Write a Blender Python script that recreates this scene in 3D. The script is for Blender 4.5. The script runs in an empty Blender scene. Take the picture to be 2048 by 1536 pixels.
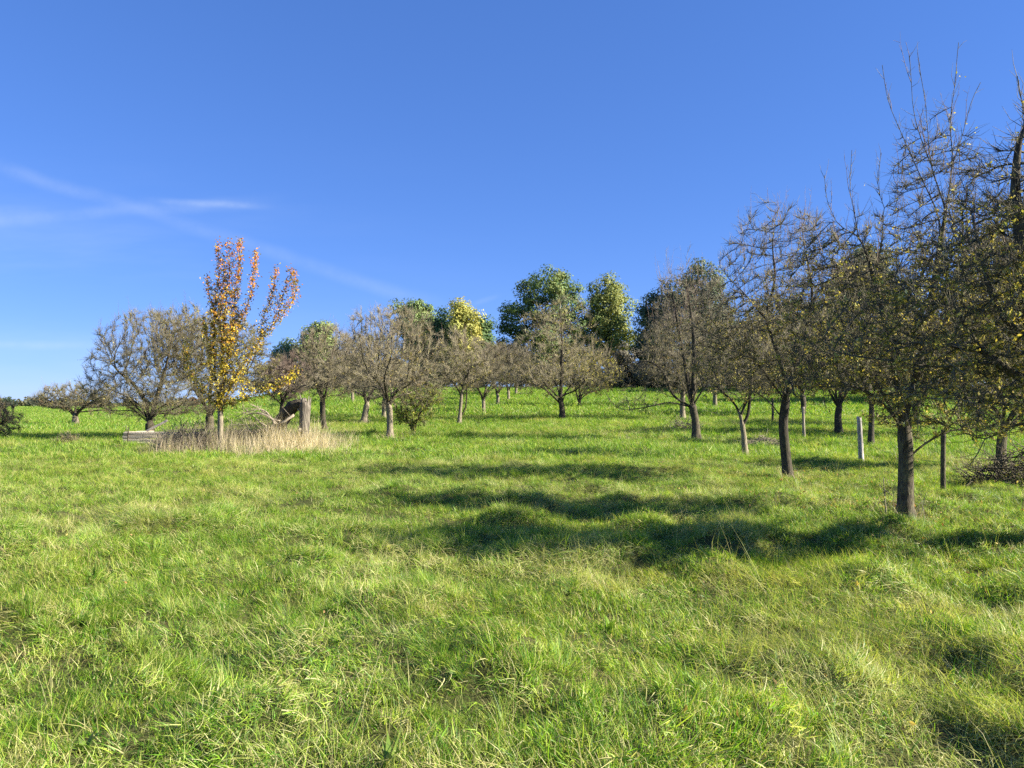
import bpy, math
import numpy as np
from mathutils import Vector

SC = bpy.context.scene
COL = SC.collection

# ------------------------------------------------------------------ camera
F = 1538.0                      # focal length in pixels of a 2048 wide picture
CAM_H = 1.6
PITCH = math.atan(32.0 / F)     # eye level lies at row 800 of 1536
cam_data = bpy.data.cameras.new("camera")
cam_data.sensor_width = 36.0
cam_data.lens = 36.0 * F / 2048.0
cam_data.clip_start = 0.05
cam_data.clip_end = 6000.0
cam = bpy.data.objects.new("camera", cam_data)
cam.location = (0, 0, CAM_H)
cam.rotation_euler = (math.pi / 2 + PITCH, 0, 0)
COL.objects.link(cam)
SC.camera = cam

# ------------------------------------------------------------------ light
SUN_EL = math.radians(31.0)
SUN_TO = Vector((1.0, -0.16, 0)).normalized()         # horizontal direction towards the sun
SUN_AZ = math.atan2(SUN_TO.x, SUN_TO.y)               # clockwise from +Y
sun_data = bpy.data.lights.new("sun", 'SUN')
sun_data.energy = 5.0
sun_data.angle = math.radians(0.53)
sun_data.color = (1.0, 0.93, 0.80)
sun = bpy.data.objects.new("sun", sun_data)
sd = Vector((SUN_TO.x * math.cos(SUN_EL), SUN_TO.y * math.cos(SUN_EL), math.sin(SUN_EL)))
sun.rotation_euler = sd.to_track_quat('Z', 'Y').to_euler()
sun.location = (40, -20, 40)
COL.objects.link(sun)

world = bpy.data.worlds.new("World")
SC.world = world
world.use_nodes = True
SC.view_settings.view_transform = 'Standard'
SC.view_settings.look = 'None'
SC.view_settings.exposure = 1.64
SC.view_settings.gamma = 1.0
SC.view_settings.use_curve_mapping = False
SC.cycles.max_bounces = 6
SC.cycles.diffuse_bounces = 3
SC.cycles.glossy_bounces = 2
SC.cycles.transmission_bounces = 4
SC.cycles.transparent_max_bounces = 4
SC.cycles.use_denoising = False


class NT:
    """small helper to write node trees"""
    def __init__(self, tree):
        self.t = tree
        tree.nodes.clear()

    def n(self, kind, **kw):
        nd = self.t.nodes.new(kind)
        for k, v in kw.items():
            setattr(nd, k, v)
        return nd

    def l(self, a, b):
        self.t.links.new(a, b)

    def val(self, sock, v):
        if isinstance(v, bpy.types.NodeSocket):
            self.l(v, sock)
        elif v is not None:
            sock.default_value = v

    def math(self, op, a, b=None, c=None, clamp=False):
        nd = self.n('ShaderNodeMath', operation=op, use_clamp=clamp)
        for i, x in enumerate((a, b, c)):
            self.val(nd.inputs[i], x)
        return nd.outputs[0]

    def mix(self, fac, a, b, blend='MIX'):
        nd = self.n('ShaderNodeMix', data_type='RGBA', blend_type=blend)
        self.val(nd.inputs[0], fac)
        self.val(nd.inputs[6], a if isinstance(a, bpy.types.NodeSocket) else (*a, 1))
        self.val(nd.inputs[7], b if isinstance(b, bpy.types.NodeSocket) else (*b, 1))
        return nd.outputs[2]

    def ramp(self, x, lo, hi, a=0.0, b=1.0):
        nd = self.n('ShaderNodeMapRange', interpolation_type='SMOOTHSTEP')
        self.val(nd.inputs[0], x)
        for i, v in zip((1, 2, 3, 4), (lo, hi, a, b)):
            nd.inputs[i].default_value = v
        return nd.outputs[0]

    def noise(self, vec, scale, detail=3.0, rough=0.55):
        nd = self.n('ShaderNodeTexNoise')
        nd.inputs['Scale'].default_value = scale
        nd.inputs['Detail'].default_value = detail
        nd.inputs['Roughness'].default_value = rough
        if vec is not None:
            self.l(vec, nd.inputs['Vector'])
        return nd.outputs[0]


def build_world():
    t = NT(world.node_tree)
    out = t.n('ShaderNodeOutputWorld')
    bg = t.n('ShaderNodeBackground')
    bg.inputs[1].default_value = 0.051
    sky = t.n('ShaderNodeTexSky', sky_type='NISHITA')
    sky.sun_disc = False
    sky.sun_elevation = SUN_EL
    sky.sun_rotation = SUN_AZ
    sky.altitude = 300
    sky.air_density = 0.8
    sky.dust_density = 0.0
    sky.ozone_density = 6.0
    hs = t.n('ShaderNodeHueSaturation')
    hs.inputs['Saturation'].default_value = 1.12
    t.l(sky.outputs[0], hs.inputs['Color'])
    gm = t.n('ShaderNodeGamma')                       # softer falloff towards the horizon
    gm.inputs[1].default_value = 0.6
    t.l(hs.outputs[0], gm.inputs[0])
    tint = t.mix(1.0, gm.outputs[0], (1.12, 1.42, 2.35), 'MULTIPLY')
    co = t.n('ShaderNodeTexCoord')
    sp = t.n('ShaderNodeSeparateXYZ')
    t.l(co.outputs['Generated'], sp.inputs[0])
    yy = t.math('MAXIMUM', sp.outputs[1], 0.02)
    p = t.math('DIVIDE', sp.outputs[0], yy)
    q = t.math('DIVIDE', sp.outputs[2], yy)
    cv = t.n('ShaderNodeCombineXYZ')
    t.l(p, cv.inputs[0]); t.l(q, cv.inputs[1])
    front = t.ramp(sp.outputs[1], 0.05, 0.25)

    def streak(a, b, w, p0, p1, p2, p3, nscale, amount):
        """a thin vapour trail on the line q = a + b p, fading in p0..p1 and out p2..p3"""
        line = t.math('MULTIPLY_ADD', p, b, a)
        wob = t.math('MULTIPLY', t.math('SUBTRACT', t.noise(cv.outputs[0], 5.0, 3), 0.5), w * 1.6)
        d = t.math('ABSOLUTE', t.math('ADD', t.math('SUBTRACT', q, line), wob))
        body = t.ramp(d, 0.0, w, 1.0, 0.0)
        fade = t.math('MULTIPLY', t.ramp(p, p0, p1), t.ramp(p, p2, p3, 1.0, 0.0))
        ns = t.ramp(t.noise(cv.outputs[0], nscale, 5, 0.65), 0.25, 0.75, 0.25, 1.0)
        return t.math('MULTIPLY', t.math('MULTIPLY', body, fade), t.math('MULTIPLY', ns, amount))

    s = streak(0.094, -0.318, 0.015, -1.2, -0.7, -0.16, -0.04, 14.0, 0.115)
    for args in ((0.283, 0.072, 0.013, -1.1, -0.68, -0.40, -0.28, 16.0, 0.11),
                 (0.215, -0.05, 0.013, -1.0, -0.66, -0.66, -0.56, 14.0, 0.12),
                 (0.235, -0.055, 0.007, -0.50, -0.44, -0.36, -0.30, 16.0, 0.15),
                 (0.070, -0.002, 0.008, -1.2, -0.70, -0.60, -0.50, 12.0, 0.14),
                 (0.140, 0.30, 0.006, -0.06, -0.04, -0.035, -0.01, 9.0, 0.12)):
        s = t.math('ADD', s, streak(*args))
    # thin high veil low in the left of the sky
    mp = t.n('ShaderNodeMapping')
    mp.inputs['Scale'].default_value = (1.2, 7.0, 1.0)
    t.l(cv.outputs[0], mp.inputs['Vector'])
    veil = t.ramp(t.noise(mp.outputs[0], 1.6, 5, 0.55), 0.40, 0.85, 0.0, 0.18)
    veil = t.math('MULTIPLY', veil, t.math('MULTIPLY', t.ramp(p, -0.75, 0.1, 1.0, 0.0), t.ramp(q, 0.18, 0.36, 1.0, 0.0)))
    s = t.math('MULTIPLY', t.math('ADD', s, veil), front)
    col = t.mix(s, tint, (5.6, 6.3, 7.2))
    t.l(col, bg.inputs[0])
    t.l(bg.outputs[0], out.inputs[0])


build_world()


# ------------------------------------------------------------------ helpers
def smooth(a, b, x):
    """smooth step from a to b; falls when a > b"""
    t = np.clip((x - a) / (b - a), 0, 1)
    return t * t * (3 - 2 * t)


def at(u, v, Y):
    """the point at depth Y that a pixel (u, v) of the 2048 x 1536 photograph looks at"""
    fx, fy = (u - 1024) / F, (768 - v) / F
    c, s = math.cos(PITCH), math.sin(PITCH)
    d = np.array((fx, c - fy * s, s + fy * c))
    return np.array((0, 0, CAM_H)) + d * (Y / d[1])


def _hash(ix, iy, seed):
    h = (ix.astype(np.int64) * 374761393 + iy.astype(np.int64) * 668265263 + seed * 982451653) & 0x7fffffff
    h = ((h ^ (h >> 13)) * 1274126177) & 0x7fffffff
    h = ((h ^ (h >> 16)) * 2246822519) & 0x7fffffff
    return (h & 0xffff) / 65535.0


def vnoise(x, y, seed=0):
    x = np.asarray(x, float); y = np.asarray(y, float)
    ix, iy = np.floor(x), np.floor(y)
    fx, fy = x - ix, y - iy
    fx = fx * fx * (3 - 2 * fx); fy = fy * fy * (3 - 2 * fy)
    a, b = _hash(ix, iy, seed), _hash(ix + 1, iy, seed)
    c, d = _hash(ix, iy + 1, seed), _hash(ix + 1, iy + 1, seed)
    return (a * (1 - fx) + b * fx) * (1 - fy) + (c * (1 - fx) + d * fx) * fy


def _table(pts):
    xs = np.arange(-80, 3000, 0.5)
    ys = np.interp(xs, [p[0] for p in pts], [p[1] for p in pts])
    k = np.hanning(17); k /= k.sum()
    return xs, np.convolve(np.pad(ys, 8, mode='edge'), k, 'valid')


PR = _table([(-80, -0.3), (0, 0), (15, 0.0), (22, 0.04), (29, 0.13), (40, 0.56), (60, 1.45), (75, 2.45), (86, 2.85),
             (100, 2.8), (130, 1.4), (200, -4), (400, -8), (3000, -10)])
PL = _table([(-80, -0.3), (0, 0), (15, 0.03), (20.5, 0.06), (25, -0.27), (31, -0.12), (40, -0.16), (55, -0.27), (90, -0.22),
             (150, -0.05), (200, -0.4), (260, -4), (400, -8), (3000, -10)])


def hbase(x, y):
    x = np.asarray(x, float); y = np.asarray(y, float)
    w = smooth(-0.50, -0.22, x / np.maximum(y, 14))
    return w * np.interp(y, *PR) + (1 - w) * np.interp(y, *PL)


def hgt(x, y):
    x = np.asarray(x, float); y = np.asarray(y, float)
    near = 1 - smooth(22, 55, y)
    m = (vnoise(x / 3.7, y / 3.7, 1) - .5) * .10
    fg = 1 - smooth(9, 20, y)
    m = m + fg * 0.14 * smooth(.42, .80, vnoise(x / 0.62 + 0.4 * vnoise(x, y, 8), y / 0.62, 7)) * (0.4 + 0.9 * vnoise(x / 2.6, y / 2.6, 6))
    m = m + near * ((vnoise(x / 0.95, y / 0.95, 2) - .5) * .16 + (vnoise(x / 0.42, y / 0.42, 3) - .5) * .10)
    return hbase(x, y) + m


def ground(u, Y, sink=0.0):
    x = (u - 1024) / F * Y
    return np.array((x, Y, float(hgt(x, Y)) - sink))


def mesh_np(name, V, quads=None, tris=None, cols=None, smooth_sh=True):
    me = bpy.data.meshes.new(name)
    V = np.asarray(V, np.float32)
    nq = 0 if quads is None else len(quads)
    nt = 0 if tris is None else len(tris)
    me.vertices.add(len(V))
    me.vertices.foreach_set('co', V.ravel())
    loops = []
    if nq: loops.append(np.asarray(quads, np.int32).ravel())
    if nt: loops.append(np.asarray(tris, np.int32).ravel())
    lv = np.concatenate(loops)
    me.loops.add(len(lv))
    me.loops.foreach_set('vertex_index', lv)
    me.polygons.add(nq + nt)
    st = np.concatenate([np.arange(nq) * 4, nq * 4 + np.arange(nt) * 3]).astype(np.int32)
    me.polygons.foreach_set('loop_start', st)
    me.polygons.foreach_set('use_smooth', np.full(nq + nt, smooth_sh))
    if cols is not None:
        ca = me.color_attributes.new('Col', 'FLOAT_COLOR', 'POINT')
        c4 = np.ones((len(V), 4), np.float32)
        c4[:, :3] = cols
        ca.data.foreach_set('color', c4.ravel())
    me.update(calc_edges=True)
    return me


def link(name, data, mat=None, parent=None, loc=None, kind=None):
    o = bpy.data.objects.new(name, data)
    COL.objects.link(o)
    if mat is not None and not data.materials:
        data.materials.append(mat)
    if parent is not None:
        o.parent = parent
    if loc is not None:
        o.location = loc
    if kind:
        o['kind'] = kind
    return o


def tag(o, label, cat, group=None):
    o['label'] = label
    o['category'] = cat
    if group:
        o['group'] = group
    return o


def thing(name, loc, label, cat, group=None):
    o = bpy.data.objects.new(name, None)
    o.empty_display_size = 0.2
    COL.objects.link(o)
    o.location = tuple(float(c) for c in loc)
    return tag(o, label, cat, group)


def nrm(v):
    return v / np.maximum(np.linalg.norm(v, axis=-1, keepdims=True), 1e-9)


def frames(t, ref=(0.83, 0.41, 0.37)):
    ref = np.asarray(ref, float)
    a = np.cross(t, ref)
    bad = np.linalg.norm(a, axis=-1) < 0.12
    if bad.any():
        a[bad] = np.cross(t[bad], np.array((0.1, -0.9, 0.42)))
    a = nrm(a)
    return a, np.cross(t, a)


def ring(P, t, r, k, ph=0.0):
    a, b = frames(t)
    an = np.arange(k) / k * 2 * math.pi + ph
    return P[:, None, :] + (a[:, None, :] * np.cos(an)[None, :, None] + b[:, None, :] * np.sin(an)[None, :, None]) * np.asarray(r)[:, None, None]


def prisms(P0, P1, r0, r1, k=3):
    """many separate little tapered bars"""
    n = len(P0)
    t = nrm(P1 - P0)
    V = np.concatenate([ring(P0, t, r0, k), ring(P1, t, r1, k)], 1)          # n, 2k, 3
    j = np.arange(k); j2 = (j + 1) % k
    q = np.stack([j, j2, k + j2, k + j], 1)
    Q = (q[None] + (np.arange(n) * 2 * k)[:, None, None]).reshape(-1, 4)
    return V.reshape(-1, 3), Q


def polytube(pts, rad, k=8, rough=0.0, rng=None, cap=True):
    """one continuous tube through a polyline"""
    P = np.asarray(pts, float)
    n = len(P)
    t = nrm(np.gradient(P, axis=0))
    R = ring(P, t, np.asarray(rad, float), k)
    if rough and rng is not None:
        R = P[:, None, :] + (R - P[:, None, :]) * (1 + rough * rng.normal(size=(n, k, 1)))
    V = R.reshape(-1, 3)
    j = np.arange(k); j2 = (j + 1) % k
    q = np.stack([j, j2, k + j2, k + j], 1)
    Q = (q[None] + (np.arange(n - 1) * k)[:, None, None]).reshape(-1, 4)
    T = None
    if cap:
        V = np.concatenate([V, P[:1], P[-1:]])
        c0, c1 = n * k, n * k + 1
        T = np.concatenate([np.stack([np.full(k, c0), j2, j], 1),
                            np.stack([np.full(k, c1), (n - 1) * k + j, (n - 1) * k + j2], 1)])
    return V, Q, T


def join(parts):
    """[(V, Q, T)] -> one V, Q, T"""
    Vs, Qs, Ts, o = [], [], [], 0
    for p in parts:
        V, Q = p[0], p[1]
        T = p[2] if len(p) > 2 else None
        Vs.append(V)
        if Q is not None and len(Q): Qs.append(np.asarray(Q) + o)
        if T is not None and len(T): Ts.append(np.asarray(T) + o)
        o += len(V)
    return np.concatenate(Vs), (np.concatenate(Qs) if Qs else None), (np.concatenate(Ts) if Ts else None)


def spline(pts, step):
    """resample a polyline smoothly (Catmull-Rom) about every `step` metres"""
    P = np.asarray(pts, float)
    if len(P) < 3:
        n = max(2, int(np.linalg.norm(P[-1] - P[0]) / step) + 1)
        return P[0] + (P[-1] - P[0]) * np.linspace(0, 1, n)[:, None]
    E = np.concatenate([[2 * P[0] - P[1]], P, [2 * P[-1] - P[-2]]])
    out = [P[0]]
    for i in range(1, len(E) - 2):
        n = max(1, int(np.linalg.norm(E[i + 1] - E[i]) / step))
        for s in (np.arange(n) + 1) / n:
            a, b, c, d = E[i - 1], E[i], E[i + 1], E[i + 2]
            out.append(0.5 * (2 * b + (c - a) * s + (2 * a - 5 * b + 4 * c - d) * s * s + (3 * b - a - 3 * c + d) * s ** 3))
    return np.array(out)


# ------------------------------------------------------------------ materials
def new_mat(name):
    m = bpy.data.materials.new(name)
    m.use_nodes = True
    t = NT(m.node_tree)
    return m, t, t.n('ShaderNodeOutputMaterial')


def leaf_mat(name, transl=0.35, var=0.5, gain=1.0, noise_scale=0.6, rough=0.6, spec=0.25):
    """leaf or blade: colour from the vertex attribute, partly lets light through"""
    m, t, out = new_mat(name)
    at_ = t.n('ShaderNodeAttribute', attribute_name='Col')
    geo = t.n('ShaderNodeNewGeometry')
    nz = t.noise(geo.outputs['Position'], noise_scale, 3)
    k = t.ramp(nz, 0.25, 0.75, 1.0 - var * 0.5, 1.0 + var * 0.5)
    k = t.math('MULTIPLY', k, t.math('MULTIPLY_ADD', geo.outputs['Random Per Island'], var, 1.0 - var * 0.5))
    k = t.math('MULTIPLY', k, gain)
    sc = t.n('ShaderNodeVectorMath', operation='SCALE')
    t.l(at_.outputs['Color'], sc.inputs[0]); t.l(k, sc.inputs['Scale'])
    col = sc.outputs[0]
    pb = t.n('ShaderNodeBsdfPrincipled')
    pb.inputs['Roughness'].default_value = rough
    pb.inputs['Specular IOR Level'].default_value = spec
    t.l(col, pb.inputs['Base Color'])
    tr = t.n('ShaderNodeBsdfTranslucent')
    t.l(t.mix(1.0, col, (1.15, 1.1, 0.55), 'MULTIPLY'), tr.inputs[0])
    mx = t.n('ShaderNodeMixShader')
    mx.inputs[0].default_value = transl
    t.l(pb.outputs[0], mx.inputs[1]); t.l(tr.outputs[0], mx.inputs[2])
    t.l(mx.outputs[0], out.inputs[0])
    return m


def grass_mat():
    m, t, out = new_mat('meadow_grass')
    at_ = t.n('ShaderNodeAttribute', attribute_name='Col')
    geo = t.n('ShaderNodeNewGeometry')
    pos = geo.outputs['Position']
    big = t.ramp(t.noise(pos, 0.16, 3), 0.35, 0.68)
    mid = t.ramp(t.noise(pos, 0.75, 3), 0.35, 0.68)
    fine = t.ramp(t.noise(pos, 3.2, 3), 0.40, 0.75)
    base = at_.outputs['Color']
    c = t.mix(t.math('MULTIPLY', big, 0.45), base, t.mix(1.0, base, (1.20, 1.12, 0.60), 'MULTIPLY'))
    c = t.mix(t.math('MULTIPLY', mid, 0.55), c, t.mix(1.0, c, (0.72, 0.86, 0.70), 'MULTIPLY'))
    c = t.mix(t.math('MULTIPLY', fine, 0.22), c, (0.42, 0.40, 0.14))
    pb = t.n('ShaderNodeBsdfPrincipled')
    pb.inputs['Roughness'].default_value = 0.48
    pb.inputs['Specular IOR Level'].default_value = 0.35
    t.l(c, pb.inputs['Base Color'])
    tr = t.n('ShaderNodeBsdfTranslucent')
    t.l(t.mix(1.0, c, (1.1, 1.2, 0.5), 'MULTIPLY'), tr.inputs[0])
    mx = t.n('ShaderNodeMixShader')
    mx.inputs[0].default_value = 0.42
    t.l(pb.outputs[0], mx.inputs[1]); t.l(tr.outputs[0], mx.inputs[2])
    t.l(mx.outputs[0], out.inputs[0])
    return m


def ground_mat():
    m, t, out = new_mat('meadow_ground')
    geo = t.n('ShaderNodeNewGeometry')
    pos = geo.outputs['Position']
    sep = t.n('ShaderNodeSeparateXYZ')
    t.l(pos, sep.inputs[0])
    n1 = t.ramp(t.noise(pos, 1.3, 5), 0.35, 0.7)
    n2 = t.ramp(t.noise(pos, 9.0, 4), 0.3, 0.7)
    n3 = t.ramp(t.noise(pos, 60.0, 3), 0.3, 0.7)
    near = t.mix(n1, (0.055, 0.060, 0.018), (0.105, 0.088, 0.040))
    near = t.mix(t.math('MULTIPLY', n2, 0.6), near, (0.07, 0.10, 0.02))
    far = t.mix(n1, (0.10, 0.165, 0.028), (0.145, 0.195, 0.040))
    far = t.mix(t.math('MULTIPLY', n2, 0.5), far, (0.075, 0.125, 0.02))
    c = t.mix(t.ramp(sep.outputs[1], 25.0, 90.0), near, far)
    c = t.mix(t.math('MULTIPLY', n3, 0.35), c, (0.05, 0.05, 0.02))
    pb = t.n('ShaderNodeBsdfPrincipled')
    pb.inputs['Roughness'].default_value = 0.95
    pb.inputs['Specular IOR Level'].default_value = 0.1
    t.l(c, pb.inputs['Base Color'])
    bp = t.n('ShaderNodeBump')
    bp.inputs['Strength'].default_value = 0.7
    bp.inputs['Distance'].default_value = 0.05
    t.l(t.noise(pos, 25.0, 5, 0.7), bp.inputs['Height'])
    t.l(bp.outputs[0], pb.inputs['Normal'])
    t.l(pb.outputs[0], out.inputs[0])
    return m


def bark_mat(name, dark, light, lichen, lichen_amt=0.5, scale=1.0, bump=0.8, island=0.0, stretch=0.25):
    m, t, out = new_mat(name)
    tc = t.n('ShaderNodeTexCoord')
    geo = t.n('ShaderNodeNewGeometry')
    mp = t.n('ShaderNodeMapping')
    mp.inputs['Scale'].default_value = (1, 1, stretch)
    t.l(tc.outputs['Object'], mp.inputs['Vector'])
    n1 = t.noise(mp.outputs[0], 38 * scale, 6, 0.65)
    n2 = t.noise(tc.outputs['Object'], 7 * scale, 4, 0.6)
    n3 = t.noise(tc.outputs['Object'], 55 * scale, 3, 0.6)
    c = t.mix(t.ramp(n1, 0.32, 0.68), dark, light)
    li = t.math('MULTIPLY', t.ramp(n2, 0.44, 0.66), t.ramp(n3, 0.38, 0.60, 0.3, 1.0))
    c = t.mix(t.math('MULTIPLY', li, lichen_amt), c, lichen)
    if island:
        k = t.math('MULTIPLY_ADD', geo.outputs['Random Per Island'], island, 1 - island * 0.5)
        oi = t.n('ShaderNodeObjectInfo')                  # every tree has its own tone of bark
        k = t.math('MULTIPLY', k, t.math('MULTIPLY_ADD', oi.outputs['Random'], 0.6, 0.68))
        c = t.mix(t.math('MULTIPLY', oi.outputs['Random'], 0.45), c, t.mix(1.0, c, (1.04, 0.95, 0.92), 'MULTIPLY'))
        sc = t.n('ShaderNodeVectorMath', operation='SCALE')
        t.l(c, sc.inputs[0]); t.l(k, sc.inputs['Scale'])
        c = sc.outputs[0]
    pb = t.n('ShaderNodeBsdfPrincipled')
    pb.inputs['Roughness'].default_value = 0.85
    pb.inputs['Specular IOR Level'].default_value = 0.2
    t.l(c, pb.inputs['Base Color'])
    if bump:
        bp = t.n('ShaderNodeBump')
        bp.inputs['Strength'].default_value = bump
        bp.inputs['Distance'].default_value = 0.02
        t.l(n1, bp.inputs['Height'])
        t.l(bp.outputs[0], pb.inputs['Normal'])
    t.l(pb.outputs[0], out.inputs[0])
    return m


M_GROUND = ground_mat()
M_GRASS = grass_mat()
M_BARK = bark_mat('orchard_bark', (0.030, 0.024, 0.016), (0.12, 0.10, 0.068), (0.24, 0.225, 0.10), 0.5)
M_PALE = bark_mat('pale_bark', (0.08, 0.064, 0.044), (0.32, 0.27, 0.19), (0.32, 0.295, 0.15), 0.45)
M_TWIG = bark_mat('orchard_twigs', (0.070, 0.061, 0.043), (0.225, 0.202, 0.138), (0.28, 0.27, 0.135), 0.55, 0.6, 0.0, 0.7, 1.0)
M_SHOOT = bark_mat('young_shoots', (0.11, 0.08, 0.065), (0.25, 0.19, 0.15), (0.24, 0.21, 0.15), 0.3, 0.6, 0.0, 0.6, 1.0)
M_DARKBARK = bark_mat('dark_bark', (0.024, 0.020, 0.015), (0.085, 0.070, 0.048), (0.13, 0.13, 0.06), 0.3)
M_DEAD = bark_mat('weathered_dead_wood', (0.13, 0.105, 0.08), (0.40, 0.345, 0.27), (0.30, 0.28, 0.20), 0.35, 0.8, 1.0, 0.0, 0.12)
M_STUMP = bark_mat('grey_rotting_bark', (0.055, 0.045, 0.035), (0.24, 0.205, 0.16), (0.17, 0.16, 0.10), 0.35, 0.8, 1.3, 0.0, 0.10)
M_DEADTWIG = bark_mat('dead_twigs', (0.10, 0.083, 0.06), (0.27, 0.235, 0.175), (0.30, 0.28, 0.18), 0.4, 0.6, 0.0, 0.6, 1.0)
M_TIMBER = bark_mat('weathered_timber', (0.17, 0.14, 0.10), (0.50, 0.43, 0.33), (0.34, 0.31, 0.22), 0.3, 0.7, 0.6, 0.0, 1.0)
M_POST = bark_mat('bleached_post_wood', (0.20, 0.18, 0.155), (0.60, 0.56, 0.50), (0.30, 0.28, 0.22), 0.45, 0.35, 0.6, 0.0, 0.15)
M_LEAF = leaf_mat('orchard_leaves', 0.35, 0.6)
M_WOODLEAF = leaf_mat('woodland_leaves', 0.20, 0.32, 1.0, 0.22)
M_STRAW = leaf_mat('dry_stalks', 0.25, 0.5, 1.0, 1.2, 0.7, 0.15)


# ------------------------------------------------------------------ the ground
def axis(lo, hi, d_lo, d_hi, fine, growth=1.07):
    a = list(np.arange(d_lo, d_hi, fine))
    s, x = fine, d_hi
    while x < hi:
        a.append(x); s *= growth; x += s
    a.append(hi)
    s, x = fine, d_lo - fine
    b = []
    while x > lo:
        b.append(x); s *= growth; x -= s
    b.append(lo)
    return np.array(b[::-1] + a)


def build_ground():
    xs = axis(-3000, 3000, -13, 13, 0.17)
    ys = axis(-300, 3000, 1.5, 22, 0.17)
    X, Y = np.meshgrid(xs, ys)
    Z = hgt(X, Y)
    V = np.stack([X, Y, Z], -1).reshape(-1, 3)
    nx, ny = len(xs), len(ys)
    i = (np.arange(ny - 1)[:, None] * nx + np.arange(nx - 1)[None]).ravel()
    Q = np.stack([i, i + 1, i + nx + 1, i + nx], 1)
    link('ground', mesh_np('ground', V, Q), M_GROUND, kind='structure')


build_ground()

# ------------------------------------------------------------------ grass
RNG = np.random.default_rng(11)
GREENS = np.array([(0.128, 0.275, 0.018), (0.205, 0.350, 0.026), (0.062, 0.170, 0.014), (0.285, 0.415, 0.036),
                   (0.370, 0.450, 0.062), (0.095, 0.240, 0.022)])
STRAW = np.array([(0.50, 0.46, 0.19), (0.62, 0.57, 0.30), (0.40, 0.35, 0.15), (0.42, 0.46, 0.10)])


def blades(base, yaw, L, bend, w, col, lean=None, nseg=3):
    """curved tapering blades; base (n,3), everything else per blade"""
    n = len(base)
    ts = np.linspace(0, 1, nseg + 1)
    dh = np.stack([np.cos(yaw), np.sin(yaw), np.zeros(n)], 1)
    side = np.stack([-np.sin(yaw), np.cos(yaw), np.zeros(n)], 1)
    Vs = []
    for k, tt in enumerate(ts):
        horiz = bend * L * (0.5 * tt + 0.5 * tt ** 2)
        up = L * tt * np.sqrt(np.maximum(0.06, 1 - np.minimum(bend, 1.2) ** 2 * 0.62 * tt))
        up = up - np.maximum(bend - 0.9, 0) * L * tt ** 3 * 0.9
        c = base + dh * horiz[:, None] + np.array((0, 0, 1)) * up[:, None]
        if lean is not None:
            c = c + lean * tt ** 2
        wk = w * (1 - tt ** 1.6) * 0.5
        if k < nseg:
            Vs += [c - side * wk[:, None], c + side * wk[:, None]]
        else:
            Vs += [c]
    V = np.stack(Vs, 1)
    m = V.shape[1]
    off = (np.arange(n) * m)[:, None]
    Q = np.concatenate([off + np.array([2 * k, 2 * k + 1, 2 * k + 3, 2 * k + 2]) for k in range(nseg - 1)])
    e = 2 * (nseg - 1)
    T = off + np.array([e, e + 1, e + 2])
    C = np.repeat(col[:, None, :], m, 1)
    return V.reshape(-1, 3), Q, T, C.reshape(-1, 3)


def tuft(name, n, radius, Lr, br, wr, p_straw, seed, radial=0.0, mat=None, nseg=3):
    r = np.random.default_rng(seed)
    a = r.uniform(0, 2 * math.pi, n); d = radius * np.sqrt(r.uniform(0, 1, n))
    base = np.stack([d * np.cos(a), d * np.sin(a), np.full(n, -0.015)], 1)
    yaw = np.where(r.uniform(size=n) < radial, a + r.normal(0, .5, n), r.uniform(0, 2 * math.pi, n))
    L = r.uniform(*Lr, n) * (1 - 0.35 * r.uniform(0, 1, n) ** 2)
    bend = r.uniform(*br, n)
    w = r.uniform(*wr, n)
    st = r.uniform(size=n) < p_straw
    col = GREENS[r.integers(0, len(GREENS), n)] * r.uniform(0.65, 1.35, (n, 1))
    col[st] = STRAW[r.integers(0, len(STRAW), st.sum())] * r.uniform(0.8, 1.15, (st.sum(), 1))
    V, Q, T, C = blades(base, yaw, L, bend, w, col, None, nseg)
    me = mesh_np(name, V, Q, T, C)
    me.materials.append(M_GRASS)
    return bpy.data.objects.new(name, me)


def broad_tuft(name, seed, n=7, size=0.12):
    """a low rosette of broad dock leaves among the grass"""
    r = np.random.default_rng(seed)
    Vs, Qs, Ts, Cs, o = [], [], [], [], 0
    yaw = np.arange(n) / n * 6.28 + r.normal(0, .3, n)
    L = size * r.uniform(.7, 1.3, n)
    col = np.array((0.17, 0.27, 0.045)) * r.uniform(.75, 1.25, (n, 1))
    V, Q, T, C = blades(np.zeros((n, 3)), yaw, L, r.uniform(.5, .95, n), L * 0.42, col, None, 4)
    V = V.copy()
    me = mesh_np(name, V, Q, T, C)
    me.materials.append(M_GRASS)
    return bpy.data.objects.new(name, me)


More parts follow.
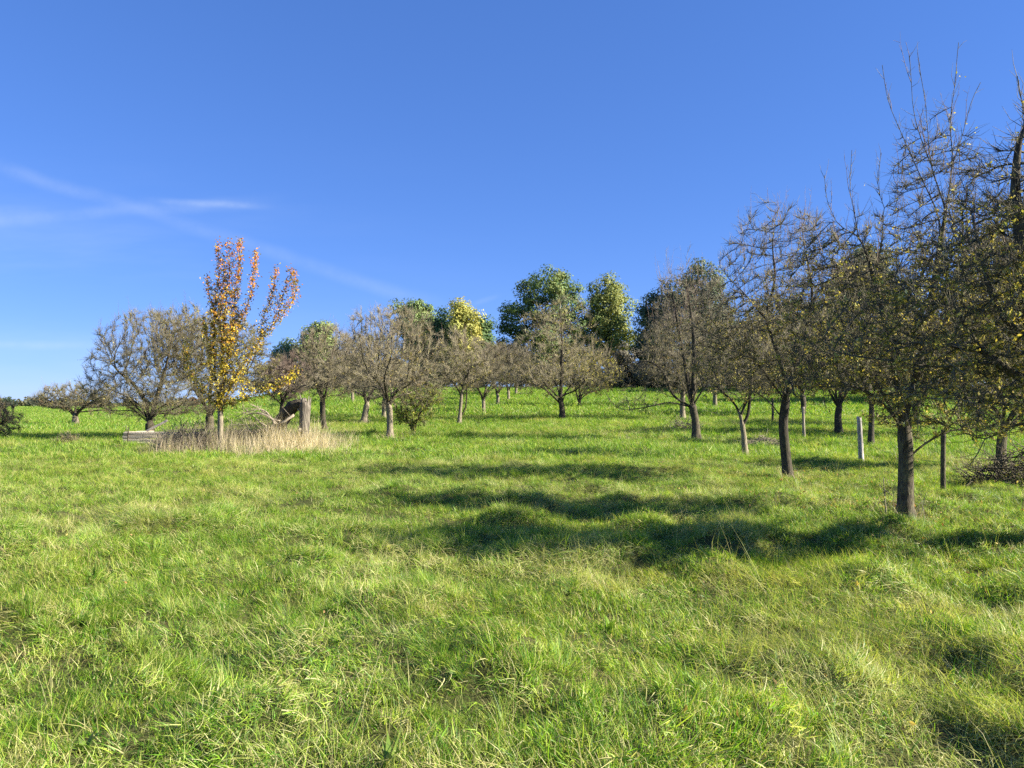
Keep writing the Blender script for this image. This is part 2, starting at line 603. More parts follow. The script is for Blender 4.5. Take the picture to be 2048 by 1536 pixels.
def scatter_object(name, label, cat, sources, P, rotz, tilt, scale, idx):
    """one stuff object: the source tufts set at points by geometry nodes"""
    coll = bpy.data.collections.new(name + '_sources')
    for i, s in enumerate(sources):
        s.name = 'source_%02d' % i
        coll.objects.link(s)
    me = bpy.data.meshes.new(name)
    n = len(P)
    me.vertices.add(n)
    me.vertices.foreach_set('co', np.asarray(P, np.float32).ravel())
    rot = np.zeros((n, 3), np.float32)
    rot[:, :2] = tilt; rot[:, 2] = rotz
    a = me.attributes.new('rot', 'FLOAT_VECTOR', 'POINT'); a.data.foreach_set('vector', rot.ravel())
    s3 = np.asarray(scale, np.float32)
    a = me.attributes.new('scl', 'FLOAT_VECTOR', 'POINT'); a.data.foreach_set('vector', s3.ravel())
    a = me.attributes.new('idx', 'INT', 'POINT'); a.data.foreach_set('value', np.asarray(idx, np.int32))
    me.materials.append(M_GRASS)
    o = link(name, me, None, kind='stuff')
    tag(o, label, cat)
    ng = bpy.data.node_groups.new(name, 'GeometryNodeTree')
    ng.interface.new_socket('Geometry', in_out='INPUT', socket_type='NodeSocketGeometry')
    ng.interface.new_socket('Geometry', in_out='OUTPUT', socket_type='NodeSocketGeometry')
    N = ng.nodes; L = ng.links
    gi = N.new('NodeGroupInput'); go = N.new('NodeGroupOutput')
    ci = N.new('GeometryNodeCollectionInfo')
    ci.inputs['Collection'].default_value = coll
    ci.inputs['Separate Children'].default_value = True
    ci.inputs['Reset Children'].default_value = True
    ip = N.new('GeometryNodeInstanceOnPoints')
    ip.inputs['Pick Instance'].default_value = True

    def named(nm, ty):
        x = N.new('GeometryNodeInputNamedAttribute'); x.data_type = ty
        x.inputs['Name'].default_value = nm
        return x.outputs['Attribute']
    L.new(gi.outputs[0], ip.inputs['Points'])
    L.new(ci.outputs[0], ip.inputs['Instance'])
    L.new(named('idx', 'INT'), ip.inputs['Instance Index'])
    L.new(named('rot', 'FLOAT_VECTOR'), ip.inputs['Rotation'])
    L.new(named('scl', 'FLOAT_VECTOR'), ip.inputs['Scale'])
    L.new(ip.outputs[0], go.inputs[0])
    md = o.modifiers.new('scatter', 'NODES')
    md.node_group = ng
    return o


def wedge(y0, y1, per_m2, smin=-0.86, smax=0.86, rng=RNG, extra=1.5):
    """random ground points between two depths over the width the meadow is seen in"""
    A = (smax - smin) * (y1 ** 2 - y0 ** 2) / 2 + 2 * extra * (y1 - y0)
    n = int(A * per_m2)
    y = np.sqrt(rng.uniform(y0 ** 2, y1 ** 2, n))
    lo, hi = smin * y - extra, smax * y + extra
    x = lo + (hi - lo) * rng.uniform(0, 1, n)
    return x, y


def build_grass():
    src, kinds = [], {}

    def add(kind, o):
        kinds.setdefault(kind, []).append(len(src)); src.append(o)
    for i in range(6):
        add('lawn', tuft('t', 60, 0.12, (0.035, 0.11), (0.40, 1.45), (0.0032, 0.0055), 0.24, 100 + i))
    for i in range(4):
        add('tussock', tuft('t', 120, 0.09, (0.16, 0.36), (0.45, 1.25), (0.0035, 0.0055), 0.13, 200 + i, 0.85, nseg=4))
    for i in range(3):
        add('straw', tuft('t', 55, 0.13, (0.07, 0.20), (0.7, 1.25), (0.003, 0.005), 0.75, 300 + i))
    for i in range(2):
        add('dock', broad_tuft('t', 400 + i))
    for i in range(5):
        add('mid', tuft('t', 42, 0.20, (0.07, 0.19), (0.3, 1.3), (0.007, 0.011), 0.14, 500 + i, nseg=2))
    for i in range(2):
        add('midstraw', tuft('t', 42, 0.20, (0.10, 0.24), (0.3, 1.1), (0.006, 0.009), 0.7, 550 + i, nseg=2))
    for i in range(4):
        add('far', tuft('t', 50, 0.42, (0.09, 0.20), (0.25, 0.9), (0.018, 0.028), 0.14, 600 + i, nseg=2))
    for i in range(3):
        add('stalk', tuft('t', 7, 0.05, (0.30, 0.55), (0.10, 0.7), (0.0025, 0.004), 0.9, 700 + i))
    P, RZ, TL, S, I = [], [], [], [], []

    def put(x, y, kind, smin, smax, tilt=0.30, zs=None):
        n = len(x)
        if not n: return
        z = hgt(x, y)
        P.append(np.stack([x, y, z], 1))
        RZ.append(RNG.uniform(0, 2 * math.pi, n))
        gx = np.clip((hgt(x + .07, y) - hgt(x - .07, y)) / .14, -1, 1)
        gy = np.clip((hgt(x, y + .07) - hgt(x, y - .07)) / .14, -1, 1)
        lx = -gx * 1.1 + (vnoise(x / 0.6, y / 0.6, 51) - .5) * 0.9 - 0.05 + RNG.normal(0, tilt, n)
        ly = -gy * 1.1 + (vnoise(x / 0.6, y / 0.6, 52) - .5) * 0.8 + RNG.normal(0, tilt, n)
        c_, s_ = np.cos(RZ[-1]), np.sin(RZ[-1])
        TL.append(np.stack([-(-s_ * lx + c_ * ly), c_ * lx + s_ * ly], 1))
        s = RNG.uniform(smin, smax, n)
        lush = 0.55 + 1.05 * vnoise(x / 0.8, y / 0.8, 21) * (0.6 + 0.8 * vnoise(x / 4.0, y / 4.0, 22))
        S.append(np.stack([s, s, s * (lush if zs is None else zs)], 1))
        I.append(np.array(kinds[kind])[RNG.integers(0, len(kinds[kind]), n)])

    def patchy(x, y):
        return 0.55 * vnoise(x / 0.7, y / 0.7, 31) + 0.45 * vnoise(x / 2.3, y / 2.3, 32)
    for (y0, y1, d) in ((1.6, 10, 150), (10, 21, 85)):
        x, y = wedge(y0, y1, d)
        s = patchy(x, y)
        dry = RNG.uniform(size=len(x)) < 0.09 + 0.70 * smooth(0.53, 0.70, s)
        hollow = vnoise(x / 0.62 + 0.4 * vnoise(x, y, 8), y / 0.62, 7)
        thin = (RNG.uniform(size=len(x)) < 0.5 * smooth(.34, .16, hollow)) if y1 < 15 else np.zeros(len(x), bool)
        x, y, dry = x[~thin], y[~thin], dry[~thin]
        put(x[~dry], y[~dry], 'lawn', 0.75, 1.25)
        put(x[dry], y[dry], 'straw', 0.7, 1.2, zs=0.8)
    for (y0, y1, d) in ((1.6, 10, 9), (10, 22, 6)):
        x, y = wedge(y0, y1, d)
        t = vnoise(x / 1.1, y / 1.1, 41)
        k = t > 0.50
        put(x[k], y[k], 'tussock', 0.40, 0.80, 0.25, zs=0.85)
        x, y = wedge(y0, y1, d * 0.16)
        put(x, y, 'dock', 0.35, 0.85, 0.35)
        x, y = wedge(y0, y1, d * 0.16)
        put(x, y, 'stalk', 0.6, 1.1, 0.3, zs=1.0)
    x, y = wedge(20, 42, 34)
    s = patchy(x, y)
    dry = RNG.uniform(size=len(x)) < 0.06 + 0.50 * smooth(0.57, 0.74, s)
    put(x[~dry], y[~dry], 'mid', 0.8, 1.3)
    put(x[dry], y[dry], 'midstraw', 0.7, 1.2)
    x, y = wedge(42, 92, 7, -0.80, 0.80)
    put(x, y, 'far', 0.8, 1.35)
    x, y = wedge(92, 170, 2.2, -0.80, -0.22)
    put(x, y, 'far', 1.1, 1.8, zs=0.8)
    scatter_object('grass', 'rough green meadow grass with straw coloured patches', 'grass', src, np.concatenate(P),
                   np.concatenate(RZ), np.concatenate(TL), np.concatenate(S), np.concatenate(I))


build_grass()


# ------------------------------------------------------------------ trees
def colonize(P0, par0, A, step, dk, rng, di=None, iters=140, up=0.04, jit=0.15, cap=9000):
    """grow branches from the given nodes through the cloud of points A"""
    n = len(P0)
    P = np.zeros((cap, 3)); P[:n] = P0
    par = np.full(cap, -1); par[:n] = par0
    last = np.zeros((cap, 3)); nch = np.zeros(cap, int)
    D = np.linalg.norm(A[:, None] - P[None, :n], axis=2)
    near = D.argmin(1); nd = D.min(1)
    alive = nd > dk
    for _ in range(iters):
        m = alive if di is None else (alive & (nd < di))
        al = np.nonzero(m)[0]
        if not len(al): break
        dirs = nrm(A[al] - P[near[al]])
        acc = np.zeros((n, 3)); np.add.at(acc, near[al], dirs)
        g = np.unique(near[al])
        v = nrm(acc[g]) + rng.normal(0, jit, (len(g), 3)); v[:, 2] += up
        v = nrm(v)
        ok = ((v * last[g]).sum(1) < 0.93) & (nch[g] < 4)
        g, v = g[ok], v[ok]
        if not len(g) or n + len(g) > cap: break
        new = P[g] + step * rng.uniform(.8, 1.2, (len(g), 1)) * v
        last[g] = v; nch[g] += 1
        P[n:n + len(g)] = new; par[n:n + len(g)] = g
        aa = np.nonzero(alive)[0]
        D = np.linalg.norm(A[aa][:, None] - new[None], axis=2)
        j = D.argmin(1); dj = D[np.arange(len(aa)), j]
        b = dj < nd[aa]
        near[aa[b]] = n + j[b]; nd[aa[b]] = dj[b]
        alive &= nd > dk
        n += len(g)
    return P[:n].copy(), par[:n].copy()


def ell_points(ells, n, rng, lump=0.85):
    vol = np.array([e[1][0] * e[1][1] * e[1][2] * e[2] for e in ells]); vol = vol / vol.sum()
    out = []
    for (c, r, w), f in zip(ells, vol):
        k = max(8, int(n * f * 1.7))
        d = nrm(rng.normal(size=(k, 3))); rr = rng.uniform(0.02, 1, (k, 1)) ** (1 / 2.3)
        p = d * rr
        ph = rng.uniform(0, 6.28, 6)
        s = np.sin(p[:, 0] * 5.1 + ph[0]) * np.sin(p[:, 1] * 4.7 + ph[1]) + np.sin(p[:, 2] * 6.0 + ph[2]) * np.sin(p[:, 0] * 3.1 + ph[3])
        keep = rng.uniform(size=k) < np.clip(1 - 0.42 + lump * s * 0.6, 0.08, 1)
        out.append(np.array(c) + p[keep] * np.array(r))
    return np.concatenate(out)


def pick_cols(pal, n, rng):
    pal = [(np.array(c), w) for c, w in pal]
    w = np.array([p[1] for p in pal], float); w /= w.sum()
    c = np.array([p[0] for p in pal])[rng.choice(len(pal), n, p=w)]
    return c * rng.uniform(0.75, 1.25, (n, 1))


def leaves_mesh(name, pos, size, col, rng, droop=0.4, aspect=0.55, face=None):
    """small pointed leaves folded along the middle: two triangles... four vertices, one fold"""
    n = len(pos)
    d = nrm(rng.normal(size=(n, 3)) + np.array((0, 0, -droop)))
    if face is not None:                                  # leaves laid outwards round their bough
        d = nrm(np.cross(face, rng.normal(size=(n, 3))))
        s = nrm(np.cross(d, face))
    else:
        s = nrm(np.cross(d, rng.normal(size=(n, 3))))
    nn = np.cross(d, s)
    size = np.asarray(size)[:, None]
    a = pos
    b = pos + d * size * 0.5 + s * size * aspect * 0.5 + nn * size * 0.10
    c = pos + d * size
    e = pos + d * size * 0.5 - s * size * aspect * 0.5 + nn * size * 0.10
    V = np.stack([a, b, c, e], 1).reshape(-1, 3)
    o = (np.arange(n) * 4)[:, None]
    T = np.concatenate([o + np.array((0, 1, 2)), o + np.array((0, 2, 3))])
    return mesh_np(name, V, None, T, np.repeat(col, 4, 0), False)


PAL_OLIVE = [((0.26, 0.25, 0.06), 4), ((0.38, 0.32, 0.085), 3), ((0.16, 0.185, 0.04), 3), ((0.27, 0.17, 0.07), 1.5), ((0.55, 0.46, 0.16), 1.5)]
PAL_BROWN = [((0.26, 0.20, 0.09), 3), ((0.34, 0.30, 0.09), 4), ((0.22, 0.23, 0.06), 3), ((0.34, 0.20, 0.10), 1.5), ((0.50, 0.42, 0.17), 1.5)]
PAL_YELLOW = [((0.58, 0.48, 0.11), 4), ((0.42, 0.39, 0.09), 4), ((0.25, 0.26, 0.06), 3), ((0.68, 0.58, 0.26), 1.5)]
PAL_GREEN = [((0.24, 0.31, 0.05), 4), ((0.36, 0.38, 0.08), 3), ((0.48, 0.43, 0.10), 1.5), ((0.16, 0.21, 0.04), 2.5)]


LEAF_K = 2.3


def make_tree(name, label, cat, u, Y, trunk, R, env, seed, group=None, natt=750, step=0.17, nlimb=5, limb_up=0.5,
              leaders=(), twigs=2600, twig_len=(0.16, 0.42), twig_r=(0.0032, 0.0018), shoots=0, shoot_len=(0.5, 1.1),
              shoot_region=0.6, leaves=1500, leaf_size=(0.035, 0.065), pal=PAL_OLIVE, bark=None, twigmat=None, droop=0.0,
              r_tip=0.006, leaf_low=0.0, col_fn=None, limb_reach=0.62, rough=0.10, leaf_on_leaders=0, kind_crown='foliage'):
    """an orchard tree: `trunk` is a list of (u, v) from the fork downwards being drawn at depth Y; env a list of
    (u, v, ru, rv[, dY, rdepth, weight]) ellipsoids of the crown, all turned into metres at the tree's own depth"""
    rng = np.random.default_rng(seed)
    twigs = int(twigs * (2.0 if Y < 18 else 2.15)); leaves = int(leaves * (LEAF_K if Y < 18 else 1.8)); natt = int(natt * 1.45); nlimb += 1
    base = ground(u, Y, 0.06)
    px = Y / F
    tp = [base] + [at(a[0], a[1], Y + (a[2] if len(a) > 2 else 0)) for a in trunk]
    tr = spline(tp, step * 0.8)
    P = [tr]; par = [np.arange(-1, len(tr) - 1)]
    cnt = len(tr)
    top = tr[-1]
    ells = []
    for e in env:
        dY = e[4] if len(e) > 4 else 0.0
        rd = e[5] if len(e) > 5 and e[5] else e[2] * px * 0.95
        w = e[6] if len(e) > 6 else 1.0
        ells.append((at(e[0], e[1], Y + dY), (e[2] * px * 1.08, rd * 1.05, e[3] * px * 1.03), w))
    A = ell_points(ells, natt, rng)
    # main limbs, aimed at points of the crown spread in azimuth
    off = rng.uniform(0, 6.28)
    for i in range(nlimb):
        az = off + i * 6.283 / nlimb + rng.normal(0, .25)
        d = A - top
        ang = np.cos(np.arctan2(d[:, 1], d[:, 0]) - az) * np.hypot(d[:, 0], d[:, 1]) - 0.25 * np.abs(d[:, 2] - np.median(d[:, 2]))
        cand = np.argsort(-ang)[:max(6, len(A) // 14)]
        tgt = A[rng.choice(cand)]
        end = top + (tgt - top) * limb_reach * rng.uniform(.8, 1.1)
        ln = np.linalg.norm(end - top)
        m1 = top + (end - top) * 0.35 + np.array((0, 0, ln * 0.16 * limb_up)) + rng.normal(0, ln * 0.05, 3)
        m2 = top + (end - top) * 0.7 + np.array((0, 0, ln * 0.12 * limb_up)) + rng.normal(0, ln * 0.06, 3)
        j0 = len(tr) - 1 - rng.integers(0, min(3, len(tr) - 1))
        lp = spline([tr[j0], m1, m2, end], step)[1:]
        P.append(lp); par.append(np.concatenate([[j0], np.arange(cnt, cnt + len(lp) - 1)]))
        cnt += len(lp)
    lead_ids = []
    for ld in leaders:
        pts = np.array([at(q[0], q[1], Y + (q[2] if len(q) > 2 else 0)) for q in ld])
        allP = np.concatenate(P)
        j0 = np.linalg.norm(allP - pts[0], axis=1).argmin()
        lp = spline([allP[j0]] + list(pts[1:]), step)[1:]
        lp = lp + rng.normal(0, step * 0.05, lp.shape)
        P.append(lp); par.append(np.concatenate([[j0], np.arange(cnt, cnt + len(lp) - 1)]))
        lead_ids += list(range(cnt, cnt + len(lp)))
        cnt += len(lp)
    P, par = colonize(np.concatenate(P), np.concatenate(par), A, step, step * 1.15, rng, di=step * 9, up=0.04 - droop)
    n = len(P)
    P = P - base
    # thickness from the number of tips each node carries
    tips = np.zeros(n); ch = np.zeros(n, int)
    np.add.at(ch, par[par >= 0], 1)
    tips[ch == 0] = 1
    for i in range(n - 1, 0, -1):
        if par[i] >= 0: tips[par[i]] += tips[i]
    # children may precede parents only for the first chains, whose order is still parent first
    R = R * 0.86
    rad = np.maximum(R * (tips / tips[0]) ** 0.58, r_tip * (0.75 + 0.25 * np.minimum(tips, 4)))
    hgt0 = P[:, 2]
    rad = rad * (1 + 0.60 * np.exp(-np.maximum(hgt0 - 0.05, 0) / 0.16) * (np.arange(n) < len(tr)))
    # gentle smoothing, keeps knees
    main = np.full(n, -1)
    order = np.argsort(rad)
    for i in order:
        if par[i] >= 0: main[par[i]] = i
    ok = (par >= 0) & (main >= 0)
    for _ in range(2):
        Q = P.copy()
        Q[ok] = 0.5 * P[ok] + 0.25 * P[par[ok]] + 0.25 * P[main[ok]]
        P = Q
    tdir = np.zeros((n, 3))
    tdir[par >= 0] = P[par >= 0] - P[par[par >= 0]]
    tdir[par < 0] = (0, 0, 1)
    t2 = tdir.copy(); t2[main >= 0] += P[main[main >= 0]] - P[main >= 0]
    tan = nrm(t2)
    E = np.nonzero(par >= 0)[0]
    root = thing(name, base, label, cat, group)

    def skin(edges, k, nm, mat):
        c = edges; p = par[c]
        ismain = main[p] == c
        r0 = np.where(ismain, rad[p], np.minimum(rad[c] * 1.15, rad[p]))
        t0 = np.where(ismain[:, None], tan[p], nrm(tdir[c]))
        a = ring(P[p], t0, r0, k); b = ring(P[c], tan[c], rad[c], k)
        if rough and k > 4:
            a = P[p][:, None] + (a - P[p][:, None]) * (1 + rough * np.sin(p[:, None, None] * 12.9 + np.arange(k)[None, :, None] * 78.2))
            b = P[c][:, None] + (b - P[c][:, None]) * (1 + rough * np.sin(c[:, None, None] * 12.9 + np.arange(k)[None, :, None] * 78.2))
        V = np.concatenate([a, b], 1).reshape(-1, 3)
        j = np.arange(k); j2 = (j + 1) % k
        q = np.stack([j, j2, k + j2, k + j], 1)
        Qd = (q[None] + (np.arange(len(c)) * 2 * k)[:, None, None]).reshape(-1, 4)
        return V, Qd
    thick = E[(rad[E] > 0.018) | (E < len(tr))]
    thin = E[(rad[E] <= 0.018) & (E >= len(tr))]
    V, Qd = skin(thick[thick < len(tr)], 12 if Y < 20 else 8, 'trunk', None)
    link('trunk', mesh_np('trunk', V, Qd), bark or M_BARK, root)
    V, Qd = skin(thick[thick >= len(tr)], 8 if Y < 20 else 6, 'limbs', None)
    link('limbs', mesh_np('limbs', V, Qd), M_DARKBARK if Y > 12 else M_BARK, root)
    # twigs
    parts = []
    if len(thin):
        parts.append(skin(thin, 4 if Y < 20 else 3, 'b', None))
    cand = np.nonzero((rad < 0.022) & (par >= 0))[0]
    w = np.where(ch[cand] == 0, 1.8, 1.0) * np.where(np.isin(cand, lead_ids), 0.22, 1.0)
    w = w / w.sum()
    centre = np.mean([e[0] for e in ells], 0) - base
    src = rng.choice(cand, twigs, p=w)
    fr = rng.uniform(0, 1, (twigs, 1))
    s0 = P[src] * fr + P[par[src]] * (1 - fr)
    outw = nrm(P[src] - centre)
    d = nrm(0.95 * tan[src] + 0.52 * rng.normal(size=(twigs, 3)) + 0.30 * outw + np.array((0, 0, 0.30 - droop)))
    L = rng.uniform(*twig_len, (twigs, 1)) * (0.6 + 0.4 * rng.uniform(0, 1, (twigs, 1)))
    d2 = nrm(d + rng.normal(0, .26, (twigs, 3)) + np.array((0, 0, 0.26 - droop)))
    s1 = s0 + d * L * 0.5
    s2 = s1 + d2 * L * 0.5
    ra, rb = twig_r
    if Y > 27:
        parts.append(prisms(s0, s2, np.full(twigs, ra), np.full(twigs, rb * 0.7)))
    else:
        parts.append(prisms(s0, s1, np.full(twigs, ra), np.full(twigs, (ra + rb) / 2)))
        parts.append(prisms(s1, s2, np.full(twigs, (ra + rb) / 2), np.full(twigs, rb * 0.7)))
    V, Qd, _ = join(parts)
    link('branches', mesh_np('branches', V, Qd), twigmat or M_TWIG, root, kind='stuff')
    tipsP = [s0, s1, s2]
    if shoots:
        zc = P[cand, 2]
        hi = cand[zc > np.quantile(zc, shoot_region)]
        hi = hi[rng.integers(0, len(hi), shoots)]
        a = P[hi]; k = 5
        Ls = rng.uniform(*shoot_len, (shoots, 1)) * (0.5 + 0.5 * rng.uniform(0, 1, (shoots, 1)))
        dd = nrm(np.array((0, 0, 1.0)) + rng.normal(0, .22, (shoots, 3)) + 0.25 * nrm(a - centre))
        sp = []
        r0 = 0.0055 if Y < 20 else 0.006
        for i in range(k):
            b = a + dd * Ls / k
            sp.append(prisms(a, b, np.full(shoots, r0 * (1 - i * .17)), np.full(shoots, r0 * (1 - (i + 1) * .17))))
            if i < 4:
                sd_ = nrm(dd + rng.normal(0, .6, (shoots, 3)))
                sp.append(prisms(b, b + sd_ * Ls * rng.uniform(.06, .20, (shoots, 1)), np.full(shoots, r0 * .5), np.full(shoots, r0 * .3)))
            a = b
            dd = nrm(dd + rng.normal(0, .10, (shoots, 3)) + np.array((0, 0, .10)))
        V, Qd, _ = join(sp)
        link('shoots', mesh_np('shoots', V, Qd), M_SHOOT, root, kind='stuff')
    if leaves:
        spur = rng.choice(twigs, max(10, leaves // 5))          # leaves stay in little groups on spurs
        spur_f = rng.uniform(0, 1, len(spur))
        ks = rng.integers(0, len(spur), leaves)
        k = spur[ks]
        f = np.clip(spur_f[ks] + rng.normal(0, .12, leaves), 0, 1)[:, None]
        lp = np.where(f < .5, s0[k] + (s1[k] - s0[k]) * f * 2, s1[k] + (s2[k] - s1[k]) * (f * 2 - 1))
        lp = lp + rng.normal(0, .02, lp.shape)
        if leaf_low:
            zn = (lp[:, 2] - lp[:, 2].min()) / np.ptp(lp[:, 2])
            lp = lp[rng.uniform(size=leaves) > smooth(leaf_low - .25, leaf_low + .15, zn) * 0.93]
        if leaf_on_leaders and lead_ids:
            li = np.array(lead_ids)[rng.integers(0, len(lead_ids), leaf_on_leaders)]
            ex = P[li] + rng.normal(0, 1, (leaf_on_leaders, 3)) * np.array((.065, .065, .10))
            lp = np.concatenate([lp, ex])
        col = pick_cols(pal, len(lp), rng) if col_fn is None else col_fn(lp, rng)
        sz = rng.uniform(*leaf_size, len(lp))
        link('foliage', leaves_mesh('foliage', lp, sz, col, rng), M_LEAF, root, kind='stuff')
    return root


def copy_tree(src, u, Y, scale, rot, label, group=None):
    o = src.copy(); COL.objects.link(o)
    o.location = tuple(ground(u, Y, 0.05))
    o.scale = (scale, scale, scale * 1.0)
    o.rotation_euler = (0, 0, rot)
    o['label'] = label
    if group: o['group'] = group
    for c in list(src.children):
        d = c.copy(); COL.objects.link(d); d.parent = o
    return o


ORCH = 'fruit trees of the orchard'

# nearest tree on the right, its trunk just outside the picture
make_tree('fruit_tree', 'big dark fruit tree reaching in from the right edge with thick lichen covered limb', 'tree', 2290, 7.7,
          [(2275, 960), (2240, 850)], 0.16,
          [(2100, 560, 230, 230, 0, 1.4), (1950, 640, 240, 140, 0, 1.2), (2230, 420, 200, 230, 0, 1.3), (2060, 380, 120, 170, 0.2, 1.0, .7),
           (1980, 800, 190, 80, 0, 1.1, .9), (2330, 640, 220, 200, 0, 1.4, .4)], 5, ORCH,
          natt=2500, step=0.12, nlimb=4,
          leaders=[[(2240, 850), (2130, 800), (2048, 757), (1985, 725), (1935, 660), (1910, 610), (1895, 560)],
                   [(1985, 725), (1900, 733), (1830, 732), (1760, 716), (1690, 712, .2), (1640, 690, .3)],
                   [(1960, 700), (1900, 690), (1850, 680), (1790, 670)],
                   [(2240, 850), (2180, 760), (2090, 700), (2010, 640), (1975, 570), (1955, 480), (1940, 420)],
                   [(2090, 700), (2060, 600), (2045, 500), (2030, 380), (2040, 250), (2035, 150)],
                   [(2048, 757), (1990, 790), (1930, 800), (1860, 770), (1800, 770)],
                   [(2240, 850), (2150, 850), (2060, 840), (1990, 870), (1940, 930)]],
          twigs=8800, twig_len=(0.12, 0.36), twig_r=(0.0036, 0.0017), shoots=110, shoot_len=(.4, 1.0), leaves=8200,
          leaf_size=(0.030, 0.055), pal=PAL_YELLOW, leaf_low=0.72, r_tip=0.0050)

# tree with the tall bare leader
make_tree('fruit_tree', 'fruit tree with tall bare upright top, nearest whole trunk on the right', 'tree', 1805, 10.7,
          [(1812, 940), (1810, 870), (1806, 845)], 0.114,
          [(1790, 670, 225, 130, 0.1, 1.15), (1880, 560, 160, 170, .2, 1.0), (1710, 560, 130, 130, 0.2, .9, .9), (1880, 810, 150, 75, 0, 1.0, .6),
           (1870, 360, 85, 130, .2, .7, 1.2), (1690, 740, 120, 70, 0, .9, .8)], 6, ORCH,
          natt=2500, step=0.12, nlimb=5, limb_up=0.9,
          leaders=[[(1806, 845), (1835, 740), (1862, 600), (1880, 480), (1872, 420), (1835, 340), (1800, 260), (1775, 200), (1765, 130)],
                   [(1880, 480), (1890, 420), (1862, 330), (1852, 220), (1835, 105)],
                   [(1890, 420), (1905, 330), (1900, 250), (1912, 160), (1918, 85)],
                   [(1905, 330), (1925, 270), (1945, 190), (1962, 165)],
                   [(1852, 330), (1830, 240), (1822, 150), (1818, 110)],
                   [(1806, 845), (1780, 700), (1750, 560), (1720, 470), (1700, 380), (1706, 300)],
                   [(1750, 560), (1768, 450), (1755, 370), (1762, 305)],
                   [(1720, 470), (1660, 420), (1650, 350)],
                   [(1806, 850), (1760, 800), (1700, 770), (1640, 780), (1600, 810)],
                   [(1812, 915), (1850, 885), (1900, 860), (1950, 855)]],
          twigs=7200, twig_len=(0.12, 0.36), twig_r=(0.0036, 0.0017), shoots=110, shoot_len=(.35, .85), leaves=6200,
          leaf_size=(0.032, 0.058), pal=PAL_YELLOW, leaf_low=0.52, r_tip=0.0046)

make_tree('fruit_tree', 'dark trunked fruit tree in deep shade left of the weathered white post', 'tree', 1575, 15.6,
          [(1568, 870), (1566, 840), (1574, 790)], 0.106,
          [(1575, 650, 170, 130, 0, 1.8), (1565, 510, 115, 110, .2, 1.2), (1670, 630, 120, 120, 0, 1.4), (1470, 690, 100, 90, 0, 1.2), (1560, 740, 170, 60, 0, 1.7, .8)], 7, ORCH,
          natt=2400, step=0.145, nlimb=6, limb_up=0.9,
          leaders=[[(1566, 845), (1535, 800), (1490, 775), (1440, 780), (1400, 800)],
                   [(1574, 790), (1560, 720), (1530, 640), (1500, 600), (1455, 555), (1430, 530)],
                   [(1530, 640), (1550, 560), (1545, 480), (1562, 410)],
                   [(1574, 790), (1600, 690), (1625, 600), (1610, 500), (1600, 430)],
                   [(1574, 790), (1620, 730), (1690, 700), (1750, 700)]],
          twigs=5600, twig_len=(0.14, 0.40), twig_r=(0.0042, 0.0022), shoots=190, shoot_len=(.4, .95), leaves=4200, leaf_size=(0.035, 0.06),
          pal=PAL_OLIVE, leaf_low=0.6, r_tip=0.0052, bark=M_DARKBARK)  # shade of the neighbouring trees put into this trunk's darker bark colour

make_tree('fruit_tree', 'slim pale fruit tree with a forked trunk left of the dark shaded trunk', 'tree', 1490, 21.0,
          [(1486, 860), (1478, 815)], 0.085,
          [(1490, 740, 95, 65), (1500, 680, 70, 60)], 8, ORCH, natt=900, step=0.15, nlimb=3,
          leaders=[[(1488, 850), (1497, 830), (1500, 780), (1510, 720)]],
          twigs=2400, leaves=1500, pal=PAL_YELLOW, shoots=20, bark=M_PALE)

make_tree('fruit_tree', 'gnarled short fruit tree with low drooping bare branches touching the grass', 'tree', 1392, 28.0,
          [(1390, 835), (1384, 815)], 0.17,
          [(1385, 690, 100, 105), (1380, 600, 75, 70), (1300, 740, 60, 50, 0, .7, .7), (1270, 800, 60, 28, 0, .7, .9)], 9, ORCH, natt=1300, step=0.17, nlimb=4,
          leaders=[[(1384, 815), (1340, 805), (1290, 815), (1240, 822)],
                   [(1384, 815), (1345, 790), (1327, 745), (1295, 720), (1262, 735), (1240, 760)],
                   [(1384, 815), (1355, 825), (1335, 850), (1290, 858), (1268, 870)],
                   [(1355, 825), (1330, 855), (1322, 872)],
                   [(1384, 815), (1425, 825), (1460, 835), (1478, 862)],
                   [(1384, 815), (1365, 700), (1340, 560), (1332, 500)],
                   [(1384, 815), (1388, 680), (1370, 540), (1380, 490)]],
          twigs=3600, shoots=170, shoot_len=(.6, 1.6), leaves=1700, pal=PAL_BROWN, leaf_low=0.55, twig_r=(0.0045, 0.0028))

make_tree('fruit_tree', 'lone rounded fruit tree with dark straight trunk below the tall green trees', 'tree', 1125, 40.0,
          [(1123, 810), (1121, 795)], 0.17,
          [(1120, 690, 85, 95), (1120, 760, 110, 40), (1070, 740, 60, 45), (1180, 740, 55, 55)], 10, ORCH, natt=1000, step=0.22, nlimb=5,
          leaders=[[(1121, 795), (1124, 700), (1120, 620), (1122, 580)]],
          twigs=3800, twig_len=(.22, .55), twig_r=(0.0055, 0.0035), shoots=70, shoot_len=(.5, 1.1), leaves=2600, leaf_size=(.05, .085), pal=PAL_OLIVE, bark=M_DARKBARK)

T7 = make_tree('fruit_tree', 'rounded bare fruit tree with straight pale trunk in the middle of the meadow', 'tree', 780, 28.5,
          [(780, 835), (778, 805)], 0.135,
          [(785, 700, 95, 88), (790, 760, 105, 55), (770, 660, 70, 50)], 11, ORCH, natt=1200, step=0.18, nlimb=6, limb_up=0.8,
          twigs=4600, twig_len=(.18, .45), twig_r=(0.0048, 0.0028), shoots=110, shoot_len=(.3, .75), leaves=1900, leaf_size=(.04, .065), pal=PAL_BROWN, bark=M_PALE)

